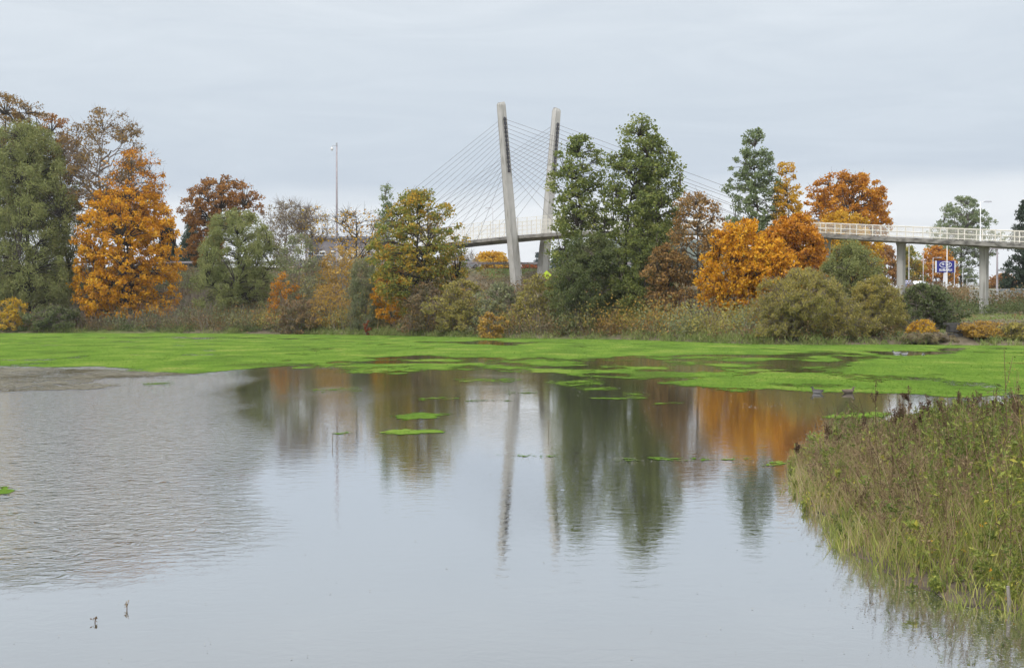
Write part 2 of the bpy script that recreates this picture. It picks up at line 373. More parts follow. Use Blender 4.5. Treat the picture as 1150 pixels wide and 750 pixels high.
def legpt(side, z):
    o = np.interp(z, [3, 11.4, 13.2, 29.6], [1.75, 2.75, 3.0, 4.7]); return side*o
for side in (-1, 1):
    tw = leg(side)
    ab = BBag()                                           # toothed anchor strip up the leg's side
    for e in (-1, 1): ab.tube([(*dp(e*.47, legpt(side, z)+.05), z) for z in (28.0, 24.4, 20.8)], .07, 4)
    zs = np.linspace(27.7, 21.0, 13)
    for z in zs:
        for e in (-1, 1):
            x, y = dp(e*.50, legpt(side, z)+.05); ab.box((x, y, z), (.16, .34, .36), math.atan2(dv[1], dv[0]))
    ab.obj('cable_anchor', M['dark'], tw)
    for j, z in enumerate(zs):
        for e in (-1, 1):
            span = 51.0 if e < 0 else 53.0
            s = e*(span - j*(span-7.0)/12.6)
            a = dp(e*.5, legpt(side, z)); q = dp(s, side*(HWID-.12))
            cb = BBag(); cb.tube([(a[0], a[1], z), (q[0], q[1], deckz(s)+.6)], .021, 4)
            cb.obj('cable', M['cable'], bridge)
def pier(s, half=.42, dep=.36):
    x, y = dp(s); zt = deckz(s)+.02; zb = g1(x, y)-.4
    b = BBag(); rz = math.atan2(nv[1], nv[0])
    hexv = []
    for z in (zb, zt-.35, zt):
        f = 1.0 if z < zt-.01 else 1.25
        for (u, v) in ((-1, 0), (-.55, -1), (.55, -1), (1, 0), (.55, 1), (-.55, 1)):
            p = np.array([x, y]) + nv*u*half*f + dv*(-v)*dep*f; hexv.append((p[0], p[1], z))
    ii = np.arange(18).reshape(3, 6)
    Q = np.stack([ii[:-1], np.roll(ii, -1, 1)[:-1], np.roll(ii, -1, 1)[1:], ii[1:]], -1).reshape(-1, 4)
    b.add(hexv, Q); b.obj('pier', CONC, bridge)
for s in (-64, -52, 41, 50.5, 60, 69.5, 79, 87): pier(s)
# railings: posts, rails, welded mesh; high screens over the highway
for side in (-1, 1):
    rb = BBag(); segs = []; off = side*(HWID-.1)
    ss = np.arange(-94, 95, 2.0)
    hgt = lambda s: 2.3 if -34 <= s <= 15 else 1.12
    for a, c in zip(ss[:-1], ss[1:]):
        h = hgt(.5*(a+c)); za, zc_ = deckz(a)+.6, deckz(c)+.6; pa, pc = dp(a, off), dp(c, off)
        rb.box((pa[0], pa[1], za+h/2), (.07, .07, h), math.atan2(dv[1], dv[0]))
        hs = [.1, .55, 1.08] if h < 2 else [.1, .6, 1.15, 1.7, 2.26]
        for hh in hs: rb.tube([(pa[0], pa[1], za+hh), (pc[0], pc[1], zc_+hh)], .032 if h < 2 else .02, 4, False)
        segs.append((np.array(pa)-bridge_off[:2], np.array(pc)-bridge_off[:2], za+.1-bridge_off[2], za+h-.05-bridge_off[2], zc_+.1-bridge_off[2], zc_+h-.05-bridge_off[2]))
    ro = rb.obj('railing', M['rail'], bridge)
    uvpanels('railing_mesh', segs, M['mesh'], ro)

def lamp(name, px, ytop, D, base, label, arm, group=None, r=.075, matl='polepaint', arml=1.4, z0=None):
    x = P(px, D); zt = Zp(ytop, D); zb = z0 if z0 is not None else g1(x, D)
    o = empty(name, (x, D, zb)); tag(o, label, 'street lamp', group); h = zt-zb
    b = Bag(); b.tube([(0, 0, -.2), (0, 0, h*.5), (0, 0, h)], [r, r*.85, r*.6], 8); b.tube([(0, 0, 0), (0, 0, .4)], r*1.6, 8); b.obj('pole', M[matl], o, True)
    if arm:
        b = Bag(); b.tube([(0, 0, h-.05), (arm*arml*.6, 0, h+.04), (arm*arml, 0, h+.05)], r*.5, 6); b.obj('arm', M[matl], o, True)
        b = Bag(); b.box((arm*(arml+.25), 0, h+.03), (.75, .3, .13), 0, .8); b.obj('lamp_head', M['galv'], o)
    else:
        b = Bag(); b.box((0, 0, h+.06), (.5, .5, .16), 0, .7); b.obj('lamp_head', M['galv'], o)
    return o
def on_deck(px, ytop, off, label, arm):
    # a lamp standing on the deck: find the point of the deck edge at this bearing
    k = (px-575)/F
    s = (k*(TC[1]+nv[1]*off) - TC[0] - nv[0]*off)/(dv[0]-k*dv[1]); x, y = dp(s, off)
    return lamp('street_lamp', px, ytop, y, None, label, arm, None, .06, 'white' if arm > 0 else 'polepaint', .45, deckz(s)+.6)
on_deck(553.5, 234, 1.8, 'slim grey lamp on the bridge deck beside the left tower, arm to the left', -1)
on_deck(1100.5, 227, 1.8, 'slim cream lamp standing on the ramp deck above the right pier', 1)

# ------------------------------------------------------------------ trees
PROF = {
 'round': ([0, .12, .35, .6, .82, .95, 1], [.45, .8, 1, .97, .72, .42, .1]),
 'tall': ([0, .1, .3, .55, .75, .9, 1], [.7, .9, 1, .93, .78, .55, .22]),
 'poplar': ([0, .15, .4, .65, .85, .95, 1], [.45, .8, 1, .95, .68, .4, .12]),
 'cone': ([0, .06, .3, .6, .85, 1], [.75, 1, .78, .48, .2, .02]),
 'willow': ([0, .15, .45, .7, .88, .96, 1], [.9, 1, .98, .88, .62, .4, .12]),
 'egg': ([0, .1, .3, .55, .78, .92, 1], [.8, .95, 1, 1, .92, .74, .4]),
 'bush': ([0, .2, .5, .8, 1], [.92, 1, .95, .68, .2]),
 'vase': ([0, .3, .6, .85, 1], [.3, .7, 1, .85, .3]),
}
TREES = []
def tree(name, label, cat, px, top, width, D, shape, leaf, low=.1, n=150, mleaf=60, cr=.75, ls=.24, aspect=.75, droop=.15, flat=.75,
         bark='bark', tr=.22, limbs=8, twigs=0, lean=0.0, out=.45, seed=None, group=None, wob=.2, parts=('trunk', 'crown'), multi=False, zbase=None):
    r = np.random.default_rng(seed if seed is not None else int(px*13+top*7+D*3) % 99991)
    x = P(px, D); zb = g1(x, D)-.05 if zbase is None else zbase; H = Zp(top, D)-zb; W = width/F*D
    ph = r.uniform(0, 6.28, 6); pu, pr = PROF[shape]
    def rad(u, a):
        w_ = 1 + wob*(np.sin(2*a+ph[0]+3*u)*.5 + np.sin(3*a+ph[1]-4*u)*.4 + np.sin(5*a+ph[2]+6*u)*.35 + np.sin(9*u+ph[3]+2*a)*.2)
        return np.interp(u, pu, pr)*W*.5*w_
    # trunk line
    S = 9; tz = np.linspace(0, .9*H, S); wobx = np.cumsum(r.normal(0, .02*H, S)); woby = np.cumsum(r.normal(0, .02*H, S)); wobx -= wobx[0]; woby -= woby[0]
    trunk = np.stack([wobx*.5+lean*tz, woby*.5, tz], 1)
    tp = lambda z: np.array([np.interp(z, tz, trunk[:, 0]), np.interp(z, tz, trunk[:, 1]), z])
    lines = [trunk]; rr = [np.linspace(tr, tr*.12, S)]
    if multi:
        lines = []; rr = []
        for q in range(limbs):
            a = r.uniform(0, 6.28); u = r.uniform(.6, .95); R = rad(u, a)*r.uniform(.2, .75)
            tt = np.linspace(0, 1, S)[:, None]
            e = np.array([math.cos(a)*R, math.sin(a)*R, u*H*.95]); b0 = np.array([math.cos(a), math.sin(a), 0])*W*.06
            lines.append(b0 + (e-b0)*np.concatenate([tt**1.3, tt**1.3, tt**.85], 1) + r.normal(0, .012*H, (S, 3))*tt); rr.append(np.linspace(tr*.6, tr*.1, S))
    else:
        for q in range(limbs):
            a = q*2.4+r.uniform(0, .8); u = low + (1-low)*r.uniform(.15, .85); R = rad((u-low)/(1-low), a)*r.uniform(.6, .85)
            z1 = u*H; z0 = max(.12*H, min(z1 - R*r.uniform(.5, 1.1), .8*H)); p0 = tp(z0); tt = np.linspace(0, 1, S)[:, None]
            e = tp(z1)*np.array([1, 1, 0]) + np.array([math.cos(a)*R, math.sin(a)*R, z1])
            cv = np.concatenate([tt, tt, tt**1.35], 1) if droop < .5 else np.concatenate([tt, tt, tt**.7], 1)
            lines.append(p0 + (e-p0)*cv + r.normal(0, .01*H, (S, 3))*tt); rr.append(np.linspace(tr*.45, tr*.07, S))
    Ls = np.stack(lines); Rs = np.stack(rr)
    # clumps of leaves filling the crown, most of them near its surface
    if mleaf > 25: n = int(n*1.9); cr = cr*.74; mleaf = mleaf*.56
    u = r.uniform(0, 1, n*3); acc = r.uniform(0, 1, n*3) < .12+.88*np.interp(u, pu, pr)**1.3; u = u[acc][:n]; a = r.uniform(0, 6.28, len(u))
    R = rad(u, a)*r.uniform(.05, 1, len(u))**out
    zc_ = (low+(1-low)*u)*H
    C = np.stack([np.interp(zc_, tz, trunk[:, 0])+np.cos(a)*R, np.interp(zc_, tz, trunk[:, 1])+np.sin(a)*R, zc_], 1)
    C[:, 2] = np.minimum(C[:, 2], H-cr*.5)
    cand = Ls.reshape(-1, 3); dd = np.linalg.norm((C[:, None, :]-cand[None]) * np.array([1, 1, .8]), axis=2) + np.maximum(0, cand[None, :, 2]-C[:, None, 2])*1.5
    j = dd.argmin(1); A = cand[j]; tt = np.linspace(0, 1, 5)[None, :, None]
    br = A[:, None]+(C-A)[:, None]*tt + r.normal(0, .05*cr, (len(C), 5, 3))*np.sin(tt*np.pi); br[:, :, 2] += .12*np.linalg.norm(C-A, axis=1)[:, None]*np.sin(tt[..., 0]*np.pi)
    rb_ = np.linspace(.045, .014, 5)[None]*np.ones((len(C), 1))*np.clip(tr/.2, .5, 1.4)
    tb = Bag(); v, q = tubes(Ls, Rs, 7); tb.add(v, q); v, q = tubes(br, rb_, 3); tb.add(v, q)
    if twigs:
        T0 = np.repeat(C, twigs, 0); dr = unit(r.normal(size=T0.shape)+np.array([0, 0, .7 if droop < .5 else -.6])+unit(T0*np.array([1, 1, 0]))*.6); ln = cr*r.uniform(.7, 1.9, (len(T0), 1))
        tt3 = np.array([0, .5, 1.])[None, :, None]; tw = T0[:, None]+dr[:, None]*ln[:, None]*tt3 + r.normal(0, .06*cr, (len(T0), 3, 3))*tt3
        v, q = tubes(tw, np.array([[.017, .012, .006]])*np.ones((len(T0), 1)), 3); tb.add(v, q)
    o = empty(name, (x, D, zb), 0); tag(o, label, cat, group)
    tb.obj(parts[0], M[bark], o, True)
    fill = 1.25 if aspect > .4 else 2.0
    k = (r.uniform(.5, 1.5, len(C))*mleaf*(fill if mleaf > 25 else 1.5)).astype(int); ls = ls*(1.12 if aspect > .4 else 1.1); aspect = max(aspect, .34) if mleaf > 25 else aspect; rep = np.repeat(np.arange(len(C)), k); nn = len(rep)
    if nn:
        off = unit(r.normal(size=(nn, 3)))*(r.uniform(0, 1, (nn, 1))**.5)*cr*(r.uniform(.7, 1.35, len(C))[rep])[:, None]
        off[:, 2] *= flat
        pos_ = C[rep]+off; pos_[:, 2] = np.maximum(pos_[:, 2], .05)
        v, q = leafquads(pos_, ls*r.uniform(.6, 1.3, nn), aspect, droop, r)
        link(parts[1], npmesh(parts[1], v, q), L[leaf], o)
    TREES.append(o); return o
BUSH = ('stems', 'foliage')
def bush(label, px, top, width, D, leaf, n=70, **kw):
    a = dict(low=.02, cr=.5, mleaf=50, ls=.17, multi=True, limbs=7, tr=.07, parts=BUSH, twigs=5, out=.5, bark='twig', wob=.45); a.update(kw)
    return tree(a.pop('name', 'bush'), label, 'bush', px, top, width, D, a.pop('shape', 'bush'), leaf, n=n, **a)

# left group
tree('oak_tree', 'tall brown and green oak with open crown at the left edge, behind the willow', 'tree', -6, 106, 130, 176, 'round', 'oak_brown', low=.3, n=300, mleaf=42, cr=.85, tr=.4, twigs=3, bark='bark_dark', limbs=12)
tree('oak_tree', 'rust-topped oak between the left-edge oak and the half bare ash, behind the willow', 'tree', 52, 128, 70, 175, 'round', 'rust', low=.4, n=90, mleaf=45, cr=.8, tr=.3, twigs=2, bark='bark_dark')
tree('ash_tree', 'half bare grey-brown tree with wispy twigs rising behind the big orange maple', 'tree', 118, 124, 122, 172, 'round', 'oak_brown', low=.42, n=240, mleaf=24, cr=.8, tr=.3, twigs=10, bark='twig', limbs=14)
tree('maple_tree', 'orange-crowned tree to the right of the half bare ash, above the big orange maple', 'tree', 147, 168, 78, 168, 'round', 'deep_orange', low=.5, n=120, mleaf=24, cr=.7, tr=.2, twigs=8, seed=5)
tree('willow_tree', 'huge soft grey-green willow on the shore at the left edge', 'tree', 33, 140, 134, 170, 'willow', 'willow', low=.02, n=520, mleaf=80, cr=1.05, ls=.28, aspect=.3, droop=.45, flat=1.1, tr=.35, out=.55, wob=.32, bark='bark_dark')
tree('maple_tree', 'large bright orange maple on the left shore, leaves down to the green weed', 'tree', 140, 212, 118, 167, 'egg', 'orange', low=.03, n=430, mleaf=60, cr=.8, ls=.25, tr=.28, bark='bark_dark', flat=.75, wob=.06, out=.5, seed=3)
bush('yellow-leaved bush in front of the big willow at the left edge', 14, 334, 36, 161.5, 'yellow', n=50)
bush('dark green bush at the foot of the left-edge willow', 62, 344, 66, 162, 'dark_green', n=110, ls=.2)
# behind, left
tree('cedar_tree', 'small dark cedar behind the right side of the big orange maple', 'conifer', 188, 249, 30, 205, 'cone', 'conifer', low=.03, n=150, mleaf=40, cr=.7, ls=.35, aspect=.3, droop=.5, bark='bark_dark', limbs=4)
tree('cedar_tree', 'dark cedar behind the round brown oak, partly hidden by russet leaves', 'conifer', 216, 240, 40, 215, 'cone', 'conifer', low=.03, n=170, mleaf=40, cr=.8, ls=.35, aspect=.3, droop=.5, bark='bark_dark', limbs=4)
tree('oak_tree', 'round-topped brown oak with dark limbs above the olive willow', 'tree', 248, 197, 86, 190, 'round', 'rust', low=.42, n=150, mleaf=48, cr=.75, ls=.25, tr=.3, twigs=2, bark='bark_dark', wob=.15)
tree('hornbeam_tree', 'russet small tree between the cedars and the olive willow', 'tree', 232, 247, 44, 188, 'round', 'rust', low=.1, n=90, mleaf=45, cr=.6, tr=.15)
tree('willow_tree', 'olive-green willow with a leaning dark trunk on the shore left of the pole', 'tree', 272, 236, 96, 161.5, 'willow', 'willow', low=.16, n=230, mleaf=80, cr=.85, ls=.24, aspect=.3, droop=.4, flat=1.0, tr=.3, lean=-.06, bark='bark_dark', out=.55, seed=11)
# bare and thin trees left of the centre
tree('bare_tree', 'bare grey twiggy tree just right of the olive willow', 'tree', 322, 226, 62, 172, 'vase', 'tan', low=.3, n=150, mleaf=6, cr=.8, tr=.16, twigs=10, bark='twig', limbs=12)
tree('bare_tree', 'bare tan twiggy tree left of the tall grey pole', 'tree', 352, 232, 46, 174, 'vase', 'yellow', low=.3, n=110, mleaf=4, cr=.8, tr=.14, twigs=9, bark='twig', limbs=10)
tree('bare_tree', 'dark-limbed bare tree spreading to the right of the tall grey pole', 'tree', 400, 236, 74, 170, 'vase', 'amber', low=.25, n=110, mleaf=5, cr=.9, tr=.18, twigs=7, bark='bark_dark', limbs=14)
tree('young_birch', 'thin yellow-leaved young tree in front of the tall grey pole', 'tree', 384, 276, 66, 160, 'round', 'gold', low=.12, n=120, mleaf=22, cr=.6, ls=.2, tr=.1, twigs=4, bark='bark_pale')
tree('young_birch', 'thin grey-green young tree right of the olive willow with yellow flecks', 'tree', 336, 262, 52, 158, 'round', 'grey_green', low=.1, n=110, mleaf=22, cr=.6, ls=.2, tr=.1, twigs=5, bark='twig')
bush('orange-brown bush right of the olive willow trunk', 316, 304, 40, 155, 'deep_orange', n=60, mleaf=30)
bush('golden bush with bare twigs below the tall grey pole', 372, 318, 62, 151, 'gold', n=90, mleaf=26, twigs=4)
bush('brown twiggy thicket bush right of the olive willow at the waterline', 336, 334, 66, 150, 'bramble', n=90, twigs=4)
tree('willow_shrub', 'grey-green upright willow shrub left of the two-coloured maple', 'tree', 413, 290, 46, 147, 'willow', 'grey_green', low=.03, n=110, mleaf=55, cr=.6, ls=.2, aspect=.3, droop=.3, flat=1.1, tr=.1, twigs=3, bark='twig')
bush('small bright red shrub at the foot of the grey-green willow shrub', 412, 353, 10, 142, 'red', n=9, cr=.2, ls=.12)
tree('maple_tree', 'two-coloured maple, green below and orange above, left of the bridge towers', 'tree', 473, 214, 110, 141, 'round', 'mixed', low=.12, n=260, mleaf=56, cr=.75, ls=.23, tr=.25, bark='bark_dark', twigs=1)
tree('maple_tree', 'slender orange tree between the grey-green willow shrub and the two-coloured maple', 'tree', 438, 272, 36, 145, 'tall', 'orange', low=.1, n=80, mleaf=40, cr=.5, ls=.22, tr=.12)
tree('poplar_tree', 'thin grey-green poplar top poking out left of the two-coloured maple', 'tree', 433, 208, 26, 150, 'poplar', 'poplar', low=.3, n=70, mleaf=22, cr=.6, ls=.2, tr=.14, twigs=3, bark='twig')
bush('amber bush under the right side of the two-coloured maple', 505, 278, 34, 146, 'amber', n=50, mleaf=40)
# shrubs across the middle
bush('brown and olive bush below the two-coloured maple', 478, 318, 56, 137, 'bramble', n=110, mleaf=55, cr=.55)
bush('broad olive bush left of the tower foot', 518, 314, 66, 134, 'olive', n=130, mleaf=55, cr=.55, leaf_='x') if False else bush('broad olive bush left of the tower foot', 518, 314, 66, 134, 'olive', n=130, mleaf=55, cr=.55)
bush('grey-olive bush in front of the left tower foot', 562, 318, 60, 131, 'grey_green', n=120, mleaf=50, cr=.55, twigs=4)
bush('ochre bush in front of the right tower foot', 606, 308, 60, 129, 'olive', n=120, mleaf=55, cr=.55, seed=77)
bush('small golden bush at the waterline below the left tower', 552, 350, 34, 125, 'gold', n=40, cr=.4)
bush('low yellow bush with spiky outline below the two-coloured maple', 474, 338, 30, 138, 'yellow', n=30, cr=.4, mleaf=30)
# big alders
tree('alder_tree', 'left one of the three tall dark green alders beside the right tower', 'tree', 652, 151, 76, 127, 'tall', 'alder', low=.1, n=210, mleaf=54, cr=.74, ls=.22, tr=.2, bark='bark_dark', wob=.34, seed=21)
tree('alder_tree', 'middle and tallest of the three dark green alders beside the right tower', 'tree', 701, 131, 82, 126, 'tall', 'alder', low=.1, n=240, mleaf=56, cr=.76, ls=.22, tr=.22, bark='bark_dark', wob=.34, seed=22)
tree('alder_tree', 'right one of the three dark green alders, nearest the sparse russet oak', 'tree', 733, 152, 62, 125, 'tall', 'alder', low=.1, n=180, mleaf=54, cr=.74, ls=.22, tr=.2, bark='bark', wob=.34, seed=23)
tree('willow_tree', 'dense dark willow filling the foot of the left alder', 'tree', 660, 262, 84, 124, 'willow', 'dark_green', low=.02, n=200, mleaf=75, cr=.7, ls=.2, aspect=.4, droop=.35, tr=.15, bark='bark')
tree('willow_tree', 'dark grey-green willow filling the foot of the right alder', 'tree', 722, 250, 74, 123, 'willow', 'alder', low=.08, n=130, mleaf=65, cr=.7, ls=.2, aspect=.4, droop=.35, tr=.15, bark='bark', seed=31)
# right of the alders
tree('oak_tree', 'sparse russet young oak with a straight dark trunk right of the alders', 'tree', 788, 216, 76, 119, 'tall', 'russet_tan', low=.3, n=120, mleaf=26, cr=.6, ls=.2, tr=.15, twigs=3, bark='bark', wob=.3, limbs=12)
tree('oak_tree', 'low russet oak with pinkish-brown leaves between alders and orange maple', 'tree', 752, 274, 62, 120, 'round', 'russet_tan', low=.1, n=130, mleaf=36, cr=.6, ls=.19, tr=.12, twigs=3)
tree('maple_tree', 'bright orange maple right of the sparse russet oak', 'tree', 836, 246, 88, 112, 'round', 'orange', low=.08, n=250, mleaf=56, cr=.66, ls=.21, tr=.2, bark='bark_dark', wob=.34, twigs=2)
tree('maple_tree', 'deep orange maple touching the end of the railing, right of the bright orange one', 'tree', 890, 240, 78, 114, 'round', 'deep_orange', low=.1, n=230, mleaf=65, cr=.62, ls=.21, tr=.2, bark='bark_dark')
tree('maple_tree', 'low golden-orange maple filling the gap between the bright and the deep orange maples', 'tree', 866, 268, 70, 110, 'round', 'orange', low=.05, n=150, mleaf=55, cr=.6, ls=.2, tr=.15, bark='bark_dark', wob=.35, twigs=2)
tree('poplar_tree', 'tall narrow grey-green poplar behind the orange maples', 'tree', 848, 146, 58, 150, 'poplar', 'poplar', low=.12, n=220, mleaf=50, cr=.62, ls=.21, tr=.2, wob=.2, bark='bark')
tree('poplar_tree', 'narrow golden poplar between the green poplar and the round rust maple', 'tree', 886, 178, 40, 148, 'poplar', 'amber', low=.1, n=130, mleaf=40, cr=.6, ls=.21, tr=.16, wob=.2)
tree('maple_tree', 'round rust-orange maple rising behind the ramp', 'tree', 955, 193, 96, 174, 'round', 'deep_orange', low=.35, n=230, mleaf=62, cr=.85, ls=.27, tr=.3, bark='bark_dark', wob=.14, twigs=1)
tree('maple_tree', 'golden-orange maple behind the ramp, under the round rust maple', 'tree', 942, 238, 90, 166, 'round', 'amber', low=.06, n=220, mleaf=60, cr=.8, ls=.26, tr=.25, bark='bark_dark')
# shore willows on the right
tree('willow_shrub', 'broad olive and gold willow bush at the waterline in front of the orange maples', 'bush', 906, 302, 118, 99.5, 'bush', 'olive', low=.0, n=420, mleaf=62, cr=.42, ls=.15, aspect=.35, droop=.3, flat=1.0, multi=True, limbs=16, tr=.07, twigs=5, bark='twig', parts=BUSH, wob=.38)
tree('willow_tree', 'soft green willow behind the olive waterline bush, reaching the ramp', 'tree', 956, 272, 66, 106, 'willow', 'willow', low=.05, n=200, mleaf=65, cr=.55, ls=.18, aspect=.3, droop=.35, flat=1.1, tr=.14, seed=4)
tree('willow_shrub', 'olive willow bush right of the broad waterline bush, below the left pier', 'bush', 984, 310, 64, 101, 'bush', 'olive', low=.0, n=190, mleaf=60, cr=.45, ls=.16, aspect=.35, droop=.3, multi=True, limbs=10, tr=.07, twigs=2, bark='twig', parts=BUSH, seed=12)
bush('dark green and amber bush between the two visible piers', 1042, 318, 62, 104, 'bramble_green', n=150, cr=.45, mleaf=60, name='hawthorn_bush')
bush('bright orange low bush at the waterline between the two piers', 1036, 359, 34, 98, 'amber', n=60, cr=.32, ls=.13)
bush('tan grassy bush at the waterline under the bright orange one', 1022, 372, 58, 97.3, 'tan', n=70, cr=.3, ls=.2, aspect=.14, droop=0, up_=0) if False else bush('tan grassy bush at the waterline left of the stone block wall', 1040, 374, 60, 97.2, 'tan', n=80, cr=.3, ls=.22, aspect=.16)
bush('golden tan bush at the waterline right of the stone block wall', 1106, 362, 56, 97, 'gold', n=120, cr=.36, ls=.2, aspect=.2)
bush('yellow-green sprawling bush at the right edge of the waterline', 1142, 363, 42, 96, 'olive', n=80, cr=.36, ls=.15)
# far right and background trees
tree('cottonwood_tree', 'grey-green cottonwood behind the ramp and its cream lamp', 'tree', 1080, 221, 68, 305, 'round', 'poplar', low=.12, n=300, mleaf=42, cr=.95, ls=.3, tr=.3, wob=.3, twigs=1)
tree('fir_tree', 'tall dark fir cut off by the right edge', 'conifer', 1162, 158, 72, 160, 'cone', 'conifer', low=.03, n=320, mleaf=48, cr=.75, ls=.36, aspect=.25, droop=.45, tr=.25, bark='bark_dark', limbs=4)
tree('maple_tree', 'bright orange round maple seen under the deck left of the tower foot', 'tree', 552, 283, 46, 262, 'round', 'amber', low=.05, n=170, mleaf=50, cr=1.0, ls=.38, tr=.25, wob=.12)
tree('plum_tree', 'red small tree seen between the two tower legs', 'tree', 595, 296, 24, 268, 'round', 'red', low=.05, n=70, mleaf=40, cr=.9, ls=.34, tr=.2)
tree('bare_tree', 'pale bare tree left of the orange maple under the deck', 'tree', 522, 283, 34, 255, 'vase', 'tan', low=.2, n=80, mleaf=3, cr=1.0, tr=.2, twigs=9, bark='twig')
tree('maple_tree', 'orange-brown tree seen under the ramp just left of the left pier', 'tree', 993, 276, 30, 262, 'round', 'rust', low=.05, n=80, mleaf=40, cr=.95, ls=.34, tr=.2)
tree('maple_tree', 'yellow and orange tree seen under the ramp just right of the left pier', 'tree', 1022, 277, 32, 268, 'round', 'mixed', low=.05, n=90, mleaf=40, cr=1.0, ls=.34, tr=.2)
tree('maple_tree', 'rust-orange tree seen behind the blue sign', 'tree', 1050, 276, 42, 285, 'round', 'deep_orange', low=.05, n=130, mleaf=45, cr=1.0, ls=.36, tr=.2)
tree('maple_tree', 'small orange-brown tree seen low between the right pier and the fir', 'tree', 1126, 308, 34, 300, 'round', 'rust', low=.05, n=80, mleaf=40, cr=1.0, ls=.34, tr=.2)
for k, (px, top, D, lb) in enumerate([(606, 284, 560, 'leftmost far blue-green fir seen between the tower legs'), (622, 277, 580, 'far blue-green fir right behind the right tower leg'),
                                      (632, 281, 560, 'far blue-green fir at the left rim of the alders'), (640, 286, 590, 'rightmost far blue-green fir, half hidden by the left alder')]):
    tree('fir_tree', lb, 'conifer', px, top, 14, D, 'cone', 'far_hazed', low=.03, n=90, mleaf=26, cr=1.4, ls=.9, aspect=.35, droop=.4, tr=.25, limbs=3)
# a pale dead snag in front of the alders
tree('dead_snag', 'short pale dead snag standing in the brambles in front of the alders', 'dead tree', 739, 326, 12, 121, 'vase', 'tan', low=.5, n=10, mleaf=0, cr=.3, tr=.09, twigs=1, bark='bark_pale', limbs=3)

# ------------------------------------------------------------------ undergrowth along the bank (nobody could count it)
def undergrowth(name, label, leaf, N, tmin, tmax, hmin, hmax, dens, ls, seed, mleaf=34, aspect=.7, droop=.1, up=0.0, xr=(-75, 62)):
    r = np.random.default_rng(seed)
    X = r.uniform(*xr, N*3); tt = tmin+(tmax-tmin)*r.uniform(0, 1, N*3)**1.3; Y = shore(X)+tt
    keep = (r.uniform(0, 1, N*3) < dens(X, Y)) & (np.abs(X/Y) < .43); X, Y = X[keep][:N], Y[keep][:N]
    h = r.uniform(hmin, hmax, len(X))*(.6+.8*vnoise(X/2.5, Y/2.5, seed)); z = ground(X, Y)
    k = (mleaf*np.clip(h, .4, 2)).astype(int); rep = np.repeat(np.arange(len(X)), k); n = len(rep)
    off = unit(r.normal(size=(n, 3)))*(r.uniform(0, 1, (n, 1))**.45)*h[rep][:, None]*np.array([.75, .75, .55]); off[:, 2] += h[rep]*.45
    C = np.stack([X[rep], Y[rep], z[rep]], 1)+off; C[:, 2] = np.maximum(C[:, 2], z[rep]+.03)
    v, q = leafquads(C, ls*r.uniform(.6, 1.4, n), aspect, droop, r, up)
    tag(link(name, npmesh(name, v, q), L[leaf]), label, 'undergrowth', None, 'stuff')
right = lambda X: sstep(X, 27, 31)
undergrowth('bramble_thicket', 'brown and rusty brambles covering the far bank above the water', 'bramble', 2300, .8, 30, .5, 1.5, lambda X, Y: (1-.93*right(X))*(.25+.75*sstep(fbm(X/9, Y/9, 1), .4, .55)), .17, 3)
undergrowth('green_brambles', 'dark green brambles and ivy on the far bank', 'bramble_green', 1500, .5, 26, .4, 1.2, lambda X, Y: (1-.85*right(X))*sstep(fbm(X/8, Y/8, 6), .46, .58)*(.5+.5*sstep(-X, 5, 20)), .17, 4)
undergrowth('shore_grass', 'pale green tufts of grass along the far waterline', 'reed', 1300, -.7, 2.2, .35, .8, lambda X, Y: .4*sstep(fbm(X/3, Y/3, 12), .4, .6)+.88*sstep(X, 8, 12)*(1-sstep(X, 17, 19)) + .5*sstep(-X, 5, 9)*(1-sstep(-X, 18, 24)), .4, 5, 30, .1, 0, 1.2)
undergrowth('dry_grass', 'tan dry grass on the far bank slope', 'tan', 900, 1.5, 34, .25, .6, lambda X, Y: (1-.9*right(X))*sstep(fbm(X/7, Y/7, 8), .45, .6), .35, 6, 26, .1, 0, .9)
mid = lambda X: sstep(X, -34, -26)*(1-sstep(X, 16, 20))
undergrowth('olive_brush', 'tangled olive brush along the far bank', 'olive', 700, 2, 18, 1.3, 3.0, lambda X, Y: mid(X)*sstep(fbm(X/5, Y/7, 31), .40, .58), .17, 33, 70)
undergrowth('tan_brush', 'tangle of tan and yellowing twiggy brush along the far bank', 'gold', 480, 2, 18, 1.2, 3.2, lambda X, Y: mid(X)*sstep(fbm(X/4, Y/6, 32), .46, .62), .16, 34, 46)
undergrowth('grey_brush', 'grey-green leafy brush along the far bank', 'grey_green', 650, 1.5, 24, 1.1, 3.0, lambda X, Y: sstep(X, -50, -36)*(1-sstep(X, 16, 20))*sstep(fbm(X/5, Y/6, 35), .42, .6), .17, 35, 60)
undergrowth('russet_brush', 'russet leafy brush along the far bank', 'russet_tan', 420, 1.5, 16, 1.0, 2.8, lambda X, Y: mid(X+6)*sstep(fbm(X/4, Y/6, 36), .46, .62), .16, 36, 50)
undergrowth('roadside_brush', 'brown and olive scrub on the slope below the road, behind the waterline bushes', 'bramble', 900, 18, 74, .8, 2.0, lambda X, Y: sstep(X, -30, -20)*(1-sstep(X, 16, 22))*(Y < 196), .22, 41)
